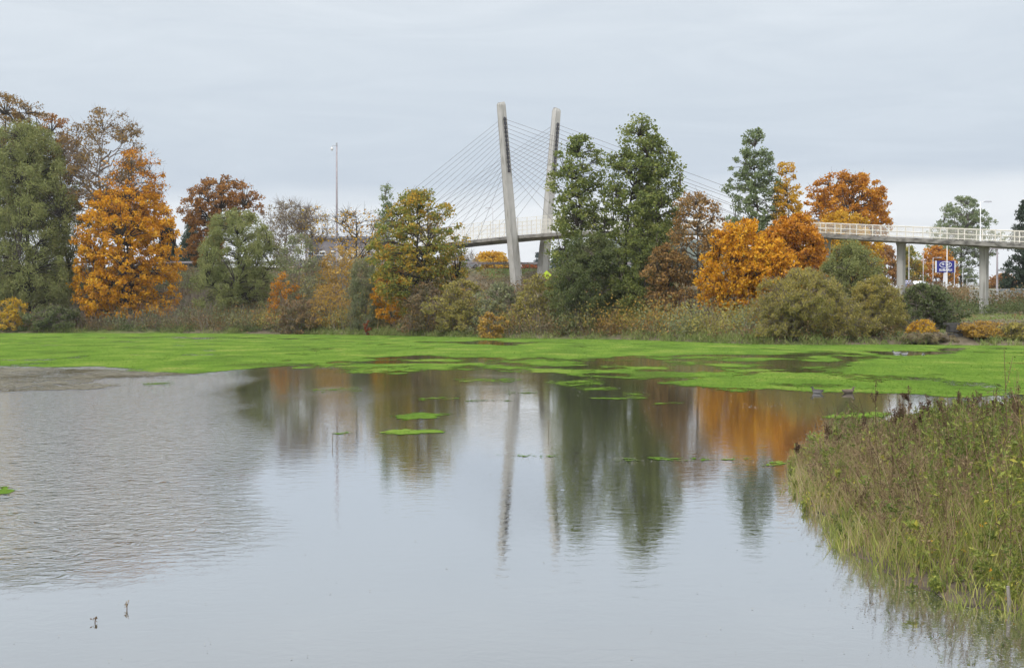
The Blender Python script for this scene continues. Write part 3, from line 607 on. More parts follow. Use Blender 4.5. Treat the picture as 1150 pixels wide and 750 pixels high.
def twigbrush():
    r = np.random.default_rng(88); N = 5200; X = r.uniform(-52, 18, N); Y = shore(X)+r.uniform(1, 22, N); z = ground(X, Y); keep = fbm(X/5, Y/6, 37) > .42; X, Y, z = X[keep], Y[keep], z[keep]; n = len(X)
    h = r.uniform(1.2, 3.6, n); d = unit(np.stack([r.normal(0, .35, n), r.normal(0, .35, n), np.ones(n)], 1)); tt = np.linspace(0, 1, 4)
    Pt = np.stack([X, Y, z], 1)[:, None]+d[:, None]*h[:, None, None]*tt[None, :, None]+r.normal(0, .07, (n, 4, 3))*tt[None, :, None]
    v, q = tubes(Pt, np.linspace(.02, .006, 4)[None]*np.ones((n, 1)), 3); b = Bag(); b.add(v, q)
    tag(b.obj('bare_twigs', M['twig']), 'thin bare grey-tan twigs sticking out of the far bank brush', 'undergrowth', None, 'stuff')
twigbrush()
undergrowth('hedge_brush', 'dark low brush behind the right-hand lawn', 'bramble_green', 900, 40, 62, .6, 1.9, lambda X, Y: sstep(X, 26, 30), .17, 14)
undergrowth('lot_brush', 'brown and russet scrub in front of the car lot', 'bramble', 900, 50, 110, .8, 2.6, lambda X, Y: sstep(X, 26, 30)*sstep(fbm(X/8, Y/8, 38), .4, .55), .24, 39)
undergrowth('mown_grass', 'short green grass on the lawn by the right pier', 'reed', 2600, 5, 40, .1, .18, lambda X, Y: sstep(X, 26, 29), .13, 15, 60, .12, 0, 1.0, (26, 62))

# ------------------------------------------------------------------ pond weed (floating mats)
def seg_sd(px, py, poly):
    poly = np.asarray(poly, float); inside = np.zeros(px.shape, bool); d2 = np.full(px.shape, 1e12)
    for (x0, y0), (x1, y1) in zip(poly, np.roll(poly, -1, 0)):
        ex, ey = x1-x0, y1-y0; t_ = np.clip(((px-x0)*ex+(py-y0)*ey)/(ex*ex+ey*ey+1e-12), 0, 1)
        d2 = np.minimum(d2, (px-x0-t_*ex)**2+(py-y0-t_*ey)**2)
        c = ((y0 <= py) & (y1 > py)) | ((y1 <= py) & (y0 > py))
        with np.errstate(divide='ignore', invalid='ignore'): xi = x0+(py-y0)/(y1-y0)*ex
        inside ^= c & (px < xi)
    return np.where(inside, 1, -1)*np.sqrt(d2)
def plan(poly): # outline points given as bearing / depression, turned into metres on the water
    return [((x-575)/F*(CAMH*F/(y-HOR)), CAMH*F/(y-HOR)) for x, y in poly]
SXY = 1/10.0
def cov(px, py, poly, soft=1.2):
    return sstep(seg_sd(px*SXY, py, [(a*SXY, b) for a, b in poly]), -soft*.5, soft)
mat_far = [(-300, 360), (1500, 360), (1500, 398), (1300, 400), (1000, 402), (960, 401), (900, 398), (800, 400), (700, 403), (640, 404), (600, 402), (500, 401), (420, 402), (370, 408), (300, 415), (230, 418), (200, 418), (100, 414), (0, 412), (-300, 410)]
mat_right = [(722, 432), (770, 424), (850, 419), (920, 413), (965, 402), (1000, 399), (1500, 395), (1500, 456), (1300, 452), (1150, 447), (1050, 444), (950, 440), (880, 440), (800, 438), (750, 436)]
patchy = [(300, 402), (640, 402), (960, 399), (930, 412), (850, 420), (740, 428), (700, 426), (620, 420), (520, 418), (430, 422), (330, 416)]
gaps = [[(40, 378.3), (430, 379.6), (430, 380.6), (200, 380.2), (40, 379.5)], [(440, 382.5), (620, 384), (600, 387), (520, 386.5)], [(760, 400), (880, 399), (940, 403), (900, 406), (780, 406)], [(840, 415), (940, 415.5), (930, 419), (850, 419)], [(1050, 391), (1090, 391), (1085, 394.5), (1055, 394)],
        [(960, 394), (1045, 393.5), (1080, 396), (1050, 400), (990, 400)], [(540, 384), (590, 384), (590, 388), (560, 388)], [(690, 399.5), (800, 401), (790, 405), (700, 404)]]
islands = [([(360, 487), (400, 483.5), (408, 486), (380, 489)], .45), ([(418, 486), (450, 480.5), (500, 483), (510, 487), (450, 489.5)], .62), ([(430, 468), (470, 461), (510, 465), (500, 470), (450, 473)], .6), ([(-10, 556), (0, 545), (14, 546), (21, 551), (14, 556)], .9),
           ([(905, 466), (960, 462), (1010, 462), (1010, 470), (920, 471)], .5), ([(790, 434), (860, 437), (850, 441), (800, 440)], .5), ([(845, 520), (885, 514), (892, 521), (860, 526)], .42), ([(690, 442), (720, 440), (740, 444), (700, 447)], .4),
           ([(365, 413), (450, 410), (520, 413), (470, 418), (390, 418)], .5), ([(600, 428), (680, 424), (690, 432), (630, 436)], .42), ([(330, 436), (410, 434), (420, 440), (350, 442)], .3), ([(150, 430), (200, 428), (200, 433), (160, 434)], .5), ([(500, 425), (590, 424), (590, 430), (510, 430)], .4), ([(640, 436), (690, 434), (700, 438), (650, 440)], .55), ([(655, 446), (730, 444), (735, 448), (660, 450)], .5), ([(560, 440), (610, 439), (612, 443), (565, 444)], .42), ([(720, 452), (790, 450), (795, 454), (725, 456)], .4), ([(460, 446), (520, 445), (520, 449), (465, 450)], .45), ([(510, 449), (580, 447), (584, 451), (515, 453)], .38), ([(620, 515), (760, 512), (850, 514), (850, 519), (700, 519)], .36), ([(540, 508), (640, 511), (640, 515), (545, 513)], .32)]
rows_ = np.concatenate([np.arange(373.5, 400, .35), np.arange(400, 460, .7), np.arange(460, 560, 1.5)]); cols_ = np.arange(-90, 1241, 4.0)
PX, PY = np.meshgrid(cols_, rows_); D_ = CAMH*F/(PY-HOR); X_ = (PX-575)/F*D_
jx = PX + 22*(fbm(X_/5, D_/7, 21)-.5)*2; jy = PY + (1.6+.05*(PY-370))*(fbm(X_/2.2, D_/5, 22)-.5)*2
cv = np.maximum(cov(jx, jy, mat_far, 3.2), cov(jx, jy, mat_right, 3.4))
gp = np.zeros_like(cv)
for g in gaps: gp = np.maximum(gp, cov(jx, jy, g, .9))
cv = cv*(1-.8*gp)*(1-.55*sstep(fbm(X_/2.2, D_/4.5, 27), .6, .74))
cv = np.maximum(cv, cov(jx, jy, patchy, 1.5)*(.2+.5*sstep(fbm(X_/1.7, D_/3.0, 23), .34, .64)))
for poly, a in islands: cv = np.maximum(cv, 1.08*a*cov(PX+8*(fbm(X_/1., D_/1., 24)-.5), PY+2*(fbm(X_/.7, D_/1., 25)-.5), poly, 2.0))
cv = np.where(D_ > shore(X_)+1.5, 0, cv)
def covered_sheet(name, cv, thr, z, material, label, cat):
    ny, nx = cv.shape; i = np.arange(nx*ny).reshape(ny, nx); mx_ = np.maximum(np.maximum(cv[:-1, :-1], cv[1:, 1:]), np.maximum(cv[:-1, 1:], cv[1:, :-1]))
    keep = mx_ > thr
    Q = np.stack([i[1:, :-1], i[1:, 1:], i[:-1, 1:], i[:-1, :-1]], -1)[keep]
    used = np.unique(Q); rem = np.zeros(nx*ny, int); rem[used] = np.arange(len(used))
    Z = z + .004*(fbm(X_/.4, D_/.4, 30)-.3)*cv
    V = np.stack([X_, D_, Z], -1).reshape(-1, 3)[used]
    me = npmesh(name, V, rem[Q], True); at = me.attributes.new('cover', 'FLOAT', 'POINT'); at.data.foreach_set('value', cv.ravel()[used].astype(np.float32))
    return tag(link(name, me, material), label, cat, None, 'stuff')
SPIT = [(3.66, 18.4), (3.2, 15.4), (2.92, 12.5), (2.99, 11.3), (3.15, 10.45), (3.22, 9.9), (3.38, 9.35), (5, 8.2), (9, 7.4), (17, 8), (17, 29), (11, 28), (8, 25.5), (5.6, 22.8), (4.2, 20.8)]
def spit_sd(X, Y): return seg_sd(np.asarray(X, float), np.asarray(Y, float), SPIT) + .7*(fbm(np.asarray(X)*1.0, np.asarray(Y)*1.0, 51)-.5)
def weedmat(name, cols, fine, coarse):
    m, t = mat(name); geo = t.n('ShaderNodeNewGeometry').outputs['Position']
    cvr = t.n('ShaderNodeAttribute', attribute_name='cover').outputs['Fac']
    na = t.noise(t.mapping(geo, (1, .7, 1)), coarse, 5, .7); nb = t.noise(geo, fine, 4, .7); nd = t.noise(t.mapping(geo, (.35, .16, 1)), 1.0, 5, .65, .5)
    th = t.math('ADD', t.math('MULTIPLY', t.smooth(na, .25, .75), .6), t.math('MULTIPLY', t.smooth(nb, .3, .7), .4))
    al = t.math('GREATER_THAN', t.math('MULTIPLY', cvr, 1.08), th)
    col = t.ramp(t.math('ADD', t.math('MULTIPLY', nb, .45), t.math('MULTIPLY', nd, .55)), cols, [.37, .46, .54, .63])
    p = t.n('ShaderNodeBsdfPrincipled', {'Base Color': col, 'Roughness': .9, 'Specular IOR Level': 0.0, 'Normal': t.n('ShaderNodeBump', {'Height': nb, 'Strength': .7, 'Distance': .05}).outputs[0]})
    mx = t.n('ShaderNodeMixShader', {0: al, 1: t.n('ShaderNodeBsdfTransparent').outputs[0], 2: p.outputs[0]})
    t.n('ShaderNodeOutputMaterial', {'Surface': mx.outputs[0]}); return m
M['weed'] = weedmat('pennywort_mat', [(.06, .075, .022), (.074, .137, .022), (.11, .182, .028), (.2, .213, .06)], 8, 2.6)
M['scum'] = weedmat('brown_floating_debris', [(.05, .043, .025), (.1, .092, .065), (.17, .16, .135), (.085, .085, .03)], 12, 3.0)
covered_sheet('pond_weed', cv, .03, .006, M['weed'], 'bright green mat of floating pond weed across the far water', 'pond weed')
L['weedleaf'] = leafmat('leaf_pond_weed', [(0.04, 0.065, 0.014), (0.07, 0.138, 0.02), (0.115, 0.188, 0.028), (0.23, 0.225, 0.065)], nscale=.16, spec=0.0)
r = np.random.default_rng(77)
def on_mat(N, lo, bias=1.0):
    ry = r.uniform(374, 560, N); ry = np.where(r.uniform(0, 1, N) < .86, r.uniform(376, 446, N), ry); rx = r.uniform(-80, 1230, N)
    ci = np.clip(np.round((rx+90)/4).astype(int), 0, len(cols_)-1); ri = np.clip(np.searchsorted(rows_, ry), 0, len(rows_)-1)
    c = cv[ri, ci]; keep = (c > lo) & (r.uniform(0, 1, N) < c)
    D = CAMH*F/(ry-HOR); return ((rx-575)/F*D)[keep], D[keep]
x, y = on_mat(90000, .25)
v, q = leafquads(np.stack([x, y, r.uniform(.008, .05, len(x))], 1), .03+.0006*y*r.uniform(.6, 1.3, len(x)), .8, 0, r, 0, True)
tag(link('pond_weed_leaves', npmesh('pond_weed_leaves', v, q), L['weedleaf']), 'small green leaves standing up from the floating weed mat', 'pond weed', None, 'stuff')
# brown raft at the left and thin drifts of specks elsewhere
scum = [(-120, 411), (60, 413), (180, 417), (262, 421), (180, 424), (118, 425), (110, 429), (150, 433), (110, 438), (0, 440.5), (-120, 441)]
drift = [([(520, 508), (640, 512), (760, 514), (850, 512), (870, 520), (760, 522), (640, 521), (560, 516)], .38), ([(830, 455), (900, 452), (905, 458), (850, 460)], .4), ([(560, 425), (960, 425), (980, 470), (700, 500), (560, 440)], .13), ([(900, 600), (960, 612), (1040, 650), (1150, 690), (1200, 760), (1010, 760), (960, 700)], .3),
         ([(870, 515), (905, 520), (930, 590), (960, 640), (905, 600), (880, 560)], .33), ([(905, 438), (975, 440), (975, 443), (905, 442)], .5)]
rows_s = np.concatenate([np.arange(408, 460, .7), np.arange(460, 765, 2.5)]); PX, PY = np.meshgrid(cols_, rows_s); D_ = CAMH*F/(PY-HOR); X_ = (PX-575)/F*D_
c2 = cov(PX+14*(fbm(X_/2, D_/3, 41)-.5), PY+3*(fbm(X_/1.2, D_/2.5, 42)-.5), scum, 1.5)*(.34+.4*fbm(X_/1.5, D_/2, 43))
covered_sheet('floating_debris', c2, .03, .006, M['scum'], 'grey-brown rafts of dead leaves and seeds floating on the pond', 'floating debris')

rf = np.random.default_rng(404); fx = []; fy = []
for (poly, a), N in zip(drift, (2600, 250, 700, 5000, 2500, 120)):
    pa = np.array(poly); qx = rf.uniform(pa[:, 0].min(), pa[:, 0].max(), N); qy = rf.uniform(pa[:, 1].min(), pa[:, 1].max(), N); D = CAMH*F/(qy-HOR); X = (qx-575)/F*D
    keep = rf.uniform(0, 1, N) < cov(qx, qy, poly, 5.0)*(.15+.85*sstep(fbm(X/.8, D/1.4, 45), .42, .6)); fx.append(X[keep]); fy.append(D[keep])
N = 260; qy = rf.uniform(376, 760, N); qx = rf.uniform(-20, 1170, N); D = CAMH*F/(qy-HOR); fx.append((qx-575)/F*D); fy.append(D)
fx = np.concatenate(fx); fy = np.concatenate(fy); keep = spit_sd(fx, fy) < .05; fx, fy = fx[keep], fy[keep]
v, q = leafquads(np.stack([fx, fy, np.full(len(fx), .008)], 1), (.006+.0006*fy)*rf.uniform(.4, 1.8, len(fx)), .5, 0, rf, 0, True)
L['flake'] = leafmat('floating_flake', [(.05, .04, .025), (.14, .13, .1), (.26, .25, .22), (.11, .14, .04)], trans=0)
tag(link('floating_flakes', npmesh('floating_flakes', v, q), L['flake']), 'small pale leaves and seeds drifting on the open water', 'floating debris', None, 'stuff')

# ------------------------------------------------------------------ foreground spit at the right
def spitz(X, Y): d = spit_sd(X, Y); return -.22 + .25*sstep(d, -.7, .15) + .28*sstep(d, 0, 2.5) + .05*(fbm(np.asarray(X)*3, np.asarray(Y)*3, 52)-.5)
mud = surf('bank_mud', (.035, .028, .02), (.11, .085, .055), 5, .85, .6)
tag(link('mud_bank', grid(np.arange(1.5, 18, .16), np.arange(6.5, 30, .16), spitz, 'mud_bank'), mud), kind='structure')
def scatter(N, dmin, fn, seed, box=(2.4, 12.5, 8.2, 27)):
    r = np.random.default_rng(seed); X = r.uniform(box[0], box[1], N); Y = r.uniform(box[2], box[3], N)
    keep = (spit_sd(X, Y) > dmin) & (X/Y < .46) & (r.uniform(0, 1, N) < fn(X, Y)); return X[keep], Y[keep], r
def tallness(X, Y):   # low at the tip and the front rim, taller inside
    d = spit_sd(X, Y); return (.62+.38*sstep(d, .05, .55))*(.72+.28*sstep(X-.02*(Y-9), 3.0, 3.8))*(.55+.75*vnoise(X/.6, Y/.8, 55))*np.interp(Y, [9, 10, 12, 16, 20, 24], [.7, .85, 1.0, .76, .45, .35])
def blades(name, label, leaf, N, dmin, fn, seed, h0, h1, wdt, bend, parent=None):
    wdt = wdt*.8
    X, Y, r = scatter(N, dmin, fn, seed); n = len(X); z = spitz(X, Y)-.02; h = r.uniform(h0, h1, n)*tallness(X, Y)
    a = r.uniform(0, 6.28, n); be = r.uniform(.3, 1.0, n)*bend*h; d = np.stack([np.cos(a), np.sin(a)], 1)
    S = 4; tt = np.linspace(0, 1, S); fa = r.uniform(0, 6.28, n); sd = np.stack([np.cos(fa), np.sin(fa), np.zeros(n)], 1)
    V = np.zeros((n, S, 2, 3))
    for k, s in enumerate(tt):
        c = np.stack([X+d[:, 0]*be*s*s, Y+d[:, 1]*be*s*s, z+h*(s-.25*bend*s*s)], 1); w_ = wdt*(1-s*.85)*r.uniform(.7, 1.2, n)[:, None] if k == 0 else wdt*(1-s*.85)
        V[:, k, 0] = c-sd*w_*.5; V[:, k, 1] = c+sd*w_*.5
    i = np.arange(n*S*2).reshape(n, S, 2); Q = np.stack([i[:, :-1, 0], i[:, :-1, 1], i[:, 1:, 1], i[:, 1:, 0]], -1).reshape(-1, 4)
    return tag(link(name, npmesh(name, V.reshape(-1, 3), Q), L[leaf]), label, 'grass', None, 'stuff')
L['grass_green'] = leafmat('blade_green', [(0.08, 0.1, 0.025), (0.17, 0.21, 0.045), (0.32, 0.34, 0.08), (0.55, 0.48, 0.2)], nscale=.7)
L['grass_dry'] = leafmat('blade_dry', [(0.17, 0.111, 0.06), (0.272, 0.196, 0.102), (0.383, 0.306, 0.17), (0.476, 0.416, 0.281)], nscale=.7)
L['weed_leaf'] = leafmat('weed_leaf_green', [(0.05, 0.075, 0.02), (0.13, 0.17, 0.04), (0.27, 0.3, 0.065), (0.55, 0.45, 0.07)], nscale=.6)
L['weed_brown'] = leafmat('weed_leaf_brown', [(0.06, 0.04, 0.026), (0.15, 0.105, 0.06), (0.28, 0.2, 0.115), (0.42, 0.34, 0.17)], nscale=.6)
L['yellow_leaf'] = leafmat('leaf_fallen_orange', [(.5, .17, .02), (.62, .33, .03), (.6, .45, .06)])
gz = lambda X, Y: np.clip(.25+.75*sstep(X-.12*(Y-9), 3.1, 4.6), 0, 1)*(.4+.6*sstep(fbm(X/.9, Y/.9, 61), .38, .6))
dz_ = lambda X, Y: np.clip(1.1-.9*sstep(X-.1*(Y-9), 3.3, 4.6), 0, 1)*(.25+.75*sstep(Y, 10, 13))*(.4+.6*sstep(fbm(X/.8, Y/.8, 62), .36, .56))
blades('green_grass', 'yellow-green grass on the near right bank', 'grass_green', 130000, -.05, gz, 71, .3, .85, .012, .55)
blades('dry_grass_tufts', 'brown dry grass on the tip of the near right bank', 'grass_dry', 100000, -.08, dz_, 72, .35, .95, .009, .6)
blades('front_grass', 'bright yellow-green grass on the near corner of the bank', 'grass_green', 60000, -.05, lambda X, Y: (1-sstep(Y, 10.5, 12.5))*(.3+.7*sstep(fbm(X/.5, Y/.5, 65), .4, .6)), 74, .3, .8, .008, .7)
blades('edge_grass', 'bright low grass along the wet rim of the near right bank', 'grass_green', 110000, -.2, lambda X, Y: (1-sstep(spit_sd(X, Y), .1, .7))*sstep(fbm(X/.5, Y/.5, 63), .35, .55), 73, .25, .6, .012, .7)
def weeds(name, label, leaf, N, dmin, fn, seed, h0, h1, nl, ls, asp):
    X, Y, r = scatter(N, dmin, fn, seed); n = len(X); z = spitz(X, Y); h = r.uniform(h0, h1, n)*tallness(X, Y)
    S = 5; tt = np.linspace(0, 1, S); a = r.uniform(0, 6.28, n); be = r.uniform(.02, .4, n)*h
    Pt = np.stack([X[:, None]+np.cos(a)[:, None]*be[:, None]*tt**1.6, Y[:, None]+np.sin(a)[:, None]*be[:, None]*tt**1.6, z[:, None]+h[:, None]*tt], -1)
    b = Bag(); v, q = tubes(Pt, np.linspace(.0045, .002, S)[None]*np.ones((n, 1)), 3); b.add(v, q)
    # side shoots
    k = 5; f = r.uniform(.3, .9, (n, k)); base = np.stack([np.take_along_axis(Pt[..., c], np.clip((f*(S-1)).astype(int), 0, S-1), 1) for c in range(3)], -1)
    dr = unit(r.normal(size=(n, k, 3))*np.array([1, 1, .3])+np.array([0, 0, .8])); ln = (h[:, None]*r.uniform(.12, .3, (n, k)))[..., None]
    sh = base[:, :, None]+dr[:, :, None]*ln[:, :, None]*np.array([0, .5, 1.])[None, None, :, None]
    v, q = tubes(sh.reshape(-1, 3, 3), np.array([[.003, .0022, .001]])*np.ones((n*k, 1)), 3); b.add(v, q)
    f = r.uniform(.12, 1, (n, nl)); pick = r.integers(0, k+1, (n, nl))
    main = np.stack([X[:, None]+np.cos(a)[:, None]*be[:, None]*f**1.6, Y[:, None]+np.sin(a)[:, None]*be[:, None]*f**1.6, z[:, None]+h[:, None]*f], -1)
    side = np.take_along_axis(base, np.clip(pick-1, 0, k-1)[..., None], 1)+np.take_along_axis(dr*ln, np.clip(pick-1, 0, k-1)[..., None], 1)*f[..., None]
    C = np.where((pick == 0)[..., None], main, side).reshape(-1, 3)+r.normal(0, .012, (n*nl, 3))
    v, q = leafquads(C, ls*r.uniform(.5, 1.4, len(C)), asp, .1, r, .25); b.add(v, q)
    return tag(b.obj(name, L[leaf]), label, 'weeds', None, 'stuff')
weeds('leafy_weeds', 'green leafy weeds in the middle of the near right bank', 'weed_leaf', 9000, .15, lambda X, Y: (.15+.85*sstep(X-.16*(Y-9), 3.1, 4.4)), 81, .6, 1.15, 46, .05, .42)
weeds('low_leafy_growth', 'low green and yellow leafy growth along the wet rim of the near right bank', 'weed_leaf', 9000, -.1, lambda X, Y: (1-sstep(spit_sd(X, Y), .25, .9))*(.25+.75*sstep(fbm(X/.45, Y/.45, 66), .4, .58)), 84, .22, .5, 34, .034, .5)
weeds('brown_weeds', 'brown twiggy seeding weeds on the near right bank', 'weed_brown', 9500, .12, lambda X, Y: (.3+.7*sstep(Y, 9.8, 12))*(.3+.7*sstep(fbm(X/1.1, Y/1.1, 64), .4, .6)), 82, .55, 1.15, 30, .03, .5)
X, Y, r = scatter(9000, -.06, lambda X, Y: (sstep(X, 3.2, 3.8)*(1-sstep(Y, 10.6, 12.5)))*.6+.02, 83); n = len(X)
v, q = leafquads(np.stack([X, Y, spitz(X, Y)+r.uniform(.03, .3, n)*tallness(X, Y)*1.2], 1), .034*r.uniform(.5, 1.5, n), .5, .1, r)
tag(link('yellowed_leaves', npmesh('yellowed_leaves', v, q), L['yellow_leaf']), 'yellow and orange dying leaves low on the near corner of the bank', 'leaves', None, 'stuff')

L['dock_seed'] = leafmat('dock_seed', [(.06, .035, .022), (.11, .065, .04), (.17, .1, .06)], trans=.2)
M['dock_stem'] = surf('dock_stem', (.09, .055, .035), (.16, .1, .06), 8, .8)
def dock(px, ytop, D, label, group, seed, dens=1.0, leafy=False):
    r = np.random.default_rng(seed); x = P(px, D); zb = float(spitz(np.array([x]), np.array([D]))[0]); h = Zp(ytop, D)-zb
    o = empty('dock_plant', (x, D, zb)); tag(o, label, 'plant', group)
    lean = r.normal(0, .05, 2)*h; tt = np.linspace(0, 1, 6); st = np.stack([lean[0]*tt**1.5, lean[1]*tt**1.5, h*tt-.02], 1)
    b = Bag(); b.tube(st, np.linspace(.007, .002, 6), 5, False)
    tips = [(st[-1], st[3])]
    for q in range(r.integers(2, 5)):
        f = r.uniform(.55, .8); p0 = st[0]+(st[-1]-st[0])*f; d = unit(np.array([r.normal(), r.normal(), 2.2])); e = p0+d*h*r.uniform(.14, .24)
        b.tube([p0, (p0+e)/2+np.array([0, 0, -.01]), e], [.004, .003, .0015], 4, False); tips.append((e, p0))
    b.obj('stem', M['dock_stem'], o)
    C = []
    for e, p0 in tips:
        m_ = int(70*dens); u = r.uniform(.25, 1, m_)[:, None]; C = p0+(e-p0)*u+r.normal(0, .013, (m_, 3))*np.array([1, 1, .8])
        v, q = leafquads(C, .017*r.uniform(.6, 1.4, len(C)), .8, .1, r)
        link('seed_head', npmesh('seed_head', v, q), L['weed_leaf' if leafy else 'dock_seed'], o)
DG = 'dock plants with brown seed heads on the near bank'; DL = 'dark brown dock seed head rising above the weeds of the near right bank'
dock(1134, 389, 12.5, 'tallest thin greenish stalk, well above the other weeds at the right edge', None, 901, .5, True)
dock(983, 424, 19.5, 'tall slim dock leaning over the dark pier reflection, farthest left of the tall docks', None, 902, .8)
dock(1021, 432, 19.0, 'bushy dark dock in front of the bright water beside the pier reflection', None, 903, 1.8)
dock(896, 496, 18.6, 'short dark dock hanging over the water at the left tip of the bank', None, 904, 1.0)
dock(931, 474, 18.2, 'dark upright dock near the left tip of the bank', None, 905, 1.4)
for k, (px, yt, D) in enumerate([(963, 472, 18.5), (1003, 455, 18.5), (1012, 452, 18.2), (1040, 452, 17.6), (1056, 446, 19), (1062, 458, 17), (1074, 446, 18.4), (1090, 440, 18.8), (1108, 449, 17), (1126, 443, 18), (1147, 447, 16), (970, 460, 18.8), (1012, 446, 18.6), (1047, 441, 18.8), (1078, 437, 18.4), (1100, 436, 17.6), (1118, 434, 17.2), (1141, 431, 16.6), (1030, 468, 16.5), (1065, 480, 15)]):
    dock(px, yt, D, DL, DG, 910+k, 1.3)
# a pale stake at the wet rim
def stake():
    x, y = P(1134, 9.6), 9.6; o = empty('wooden_stake', (x, y, -.15)); tag(o, 'short pale wooden stake in the water at the near corner of the bank', 'stake')
    b = Bag(); b.tube([(0, 0, 0), (.004, 0, .2), (-.004, .003, .32)], [.016, .014, .011], 6); b.obj('post', M['bark_pale'], o)
stake()
# water plants poking out of the open pond
def sprig(px, py, h, label):
    D = CAMH*F/(py-HOR); x = P(px, D); r = np.random.default_rng(int(px*7+py)); o = empty('water_sprig', (x, D, 0)); tag(o, label, 'plant')
    b = Bag(); b.tube([(0, 0, -.05), (.004, 0, h*.5), (.012, .004, h)], [.004, .003, .002], 4, False); b.obj('stem', M['dock_stem'], o)
    u = r.uniform(.3, 1, 14)[:, None]; v, q = leafquads(np.array([0, 0, h])*u+r.normal(0, .008, (14, 3)), .02*r.uniform(.7, 1.3, 14), .5, 0, r, .3); link('leaf', npmesh('leaf', v, q), L['weed_brown'], o)
sprig(141, 685, .05, 'tiny sprig sticking out of the open water, right one of the pair at lower left'); sprig(105, 700, .04, 'tiny sprig sticking out of the open water, left one of the pair at lower left')
sprig(616, 486, .22, 'small dark sprig in open water left of the tower reflection, right of the green island')
sprig(373, 500, .2, 'dark sprig in the water beneath the small thin green weed patch')
sprig(931, 583, .14, 'crossed dark sprig in the water left of the bank')

# ------------------------------------------------------------------ ducks
def duckmat(name, head, back, flank, chest):
    m, t = mat(name); s = t.n('ShaderNodeSeparateXYZ', {0: t.n('ShaderNodeTexCoord').outputs['Object']})
    body = t.mix(t.smooth(s.outputs[2], .055, .075), flank, back)
    body = t.mix(t.smooth(s.outputs[0], .09, .13), body, chest)
    col = t.mix(t.smooth(s.outputs[2], .125, .14), body, head)
    nz = t.noise(t.n('ShaderNodeTexCoord').outputs['Object'], 40, 3); col = t.mix(.25, col, t.ramp(nz, [(.02, .02, .02), (.25, .24, .22)]))
    p = t.n('ShaderNodeBsdfPrincipled', {'Base Color': col, 'Roughness': .9, 'Specular IOR Level': .05}); t.n('ShaderNodeOutputMaterial', {'Surface': p.outputs[0]}); return m
def duck(px, py, rz, label, m, sc=1.0, D=None):
    D = D or CAMH*F/(py-HOR); x = P(px, D)
    pts = [(0, 0, .05), (-.12, 0, .06), (-.2, 0, .09), (-.24, 0, .105), (.1, 0, .055), (.15, 0, .09), (.165, 0, .14), (.18, 0, .175), (.225, 0, .172), (.262, 0, .163)]
    ed = [(0, 1), (1, 2), (2, 3), (0, 4), (4, 5), (5, 6), (6, 7), (7, 8), (8, 9)]
    rad_ = [(.095, .075), (.075, .062), (.035, .03), (.012, .012), (.08, .07), (.05, .05), (.03, .03), (.038, .038), (.018, .014), (.014, .007)]
    me = bpy.data.meshes.new('duck'); me.from_pydata(pts, ed, []); o = link('duck', me, m)
    md = o.modifiers.new('skin', 'SKIN'); md.use_smooth_shade = True
    for v, rr in zip(me.skin_vertices[0].data, rad_): v.radius = rr
    me.skin_vertices[0].data[0].use_root = True
    o.modifiers.new('sub', 'SUBSURF').levels = 2; o.modifiers['sub'].render_levels = 2
    o.location = (x, D, 0); o.rotation_euler = (0, 0, rz); o.scale = (sc,)*3
    tag(o, label, 'duck', 'ducks on the pond'); return o
DM = [duckmat('duck_grey_white', (.03, .035, .03), (.045, .042, .04), (.22, .215, .21), (.08, .06, .05)), duckmat('duck_brown', (.11, .085, .06), (.12, .09, .065), (.11, .085, .065), (.1, .075, .05)), duckmat('duck_white', (.02, .03, .025), (.12, .12, .12), (.5, .5, .5), (.3, .3, .3))]
duck(918, 441.5, 2.3, 'grey duck with dark back and white flank at the edge of the green weed', DM[0], .85)
duck(953, 441.5, .35, 'plain brown duck at the edge of the green weed', DM[1], .85)
duck(1007, 397.5, 2.9, 'dark-headed white duck far out, left one of the distant pair', DM[2], 1.0)
duck(1016, 398.5, .3, 'dark-headed white duck far out, right one of the distant pair', DM[2], 1.0)
duck(1037, 399.5, 1.4, 'pale duck resting alone right of the distant pair', DM[2], .9)

# ------------------------------------------------------------------ poles, sign, fences, cars, buildings
def pole(name, label, px, ytop, D, r, m_, cat='pole', extra=None):
    x = P(px, D); zb = g1(x, D); h = Zp(ytop, D)-zb; o = empty(name, (x, D, zb)); tag(o, label, cat)
    b = Bag(); b.tube([(0, 0, -.3), (0, 0, h*.5), (0, 0, h)], [r, r*.8, r*.55], 10); b.obj('shaft', M[m_], o, True)
    if extra: extra(o, h)
    return o
def cam_head(o, h):
    b = Bag(); b.tube([(0, 0, h-.35), (-.55, 0, h-.35), (-.62, 0, h-.5)], .035, 6); b.box((0, 0, h-.2), (.22, .22, .4)); b.obj('bracket', M['galv'], o)
    b = Bag(); b.tube([(-.62, 0, h-.5), (-.62, 0, h-.62), (-.62, 0, h-.9), (-.62, 0, h-1.0)], [.07, .17, .17, .06], 10); b.obj('camera_dome', M['white'], o, True)
pole('camera_pole', 'tall slim grey camera pole rising above the bare trees', 378.5, 161, 186, .17, 'polemauve', 'pole', cam_head)
def cross_arm(o, h):
    b = Bag(); b.box((0, -.1, h-.7), (1.9, .1, .12)); b.obj('crossarm', M['polemauve'], o)
    b = Bag()
    for q in (-.8, -.3, .3, .8): b.tube([(q, -.1, h-.64), (q, -.1, h-.5)], .04, 6)
    b.obj('insulator', M['white'], o)
    b = Bag(); b.box((.3, -.12, h-3.0), (.5, .3, .2)); b.obj('bracket', M['galv'], o)
pole('utility_pole', 'weathered mauve-grey pole under the ramp right of the right pier', 1119.5, 272, 152, .14, 'polemauve', 'pole', cross_arm)
SLG = 'lamps of the car lot under the ramp'
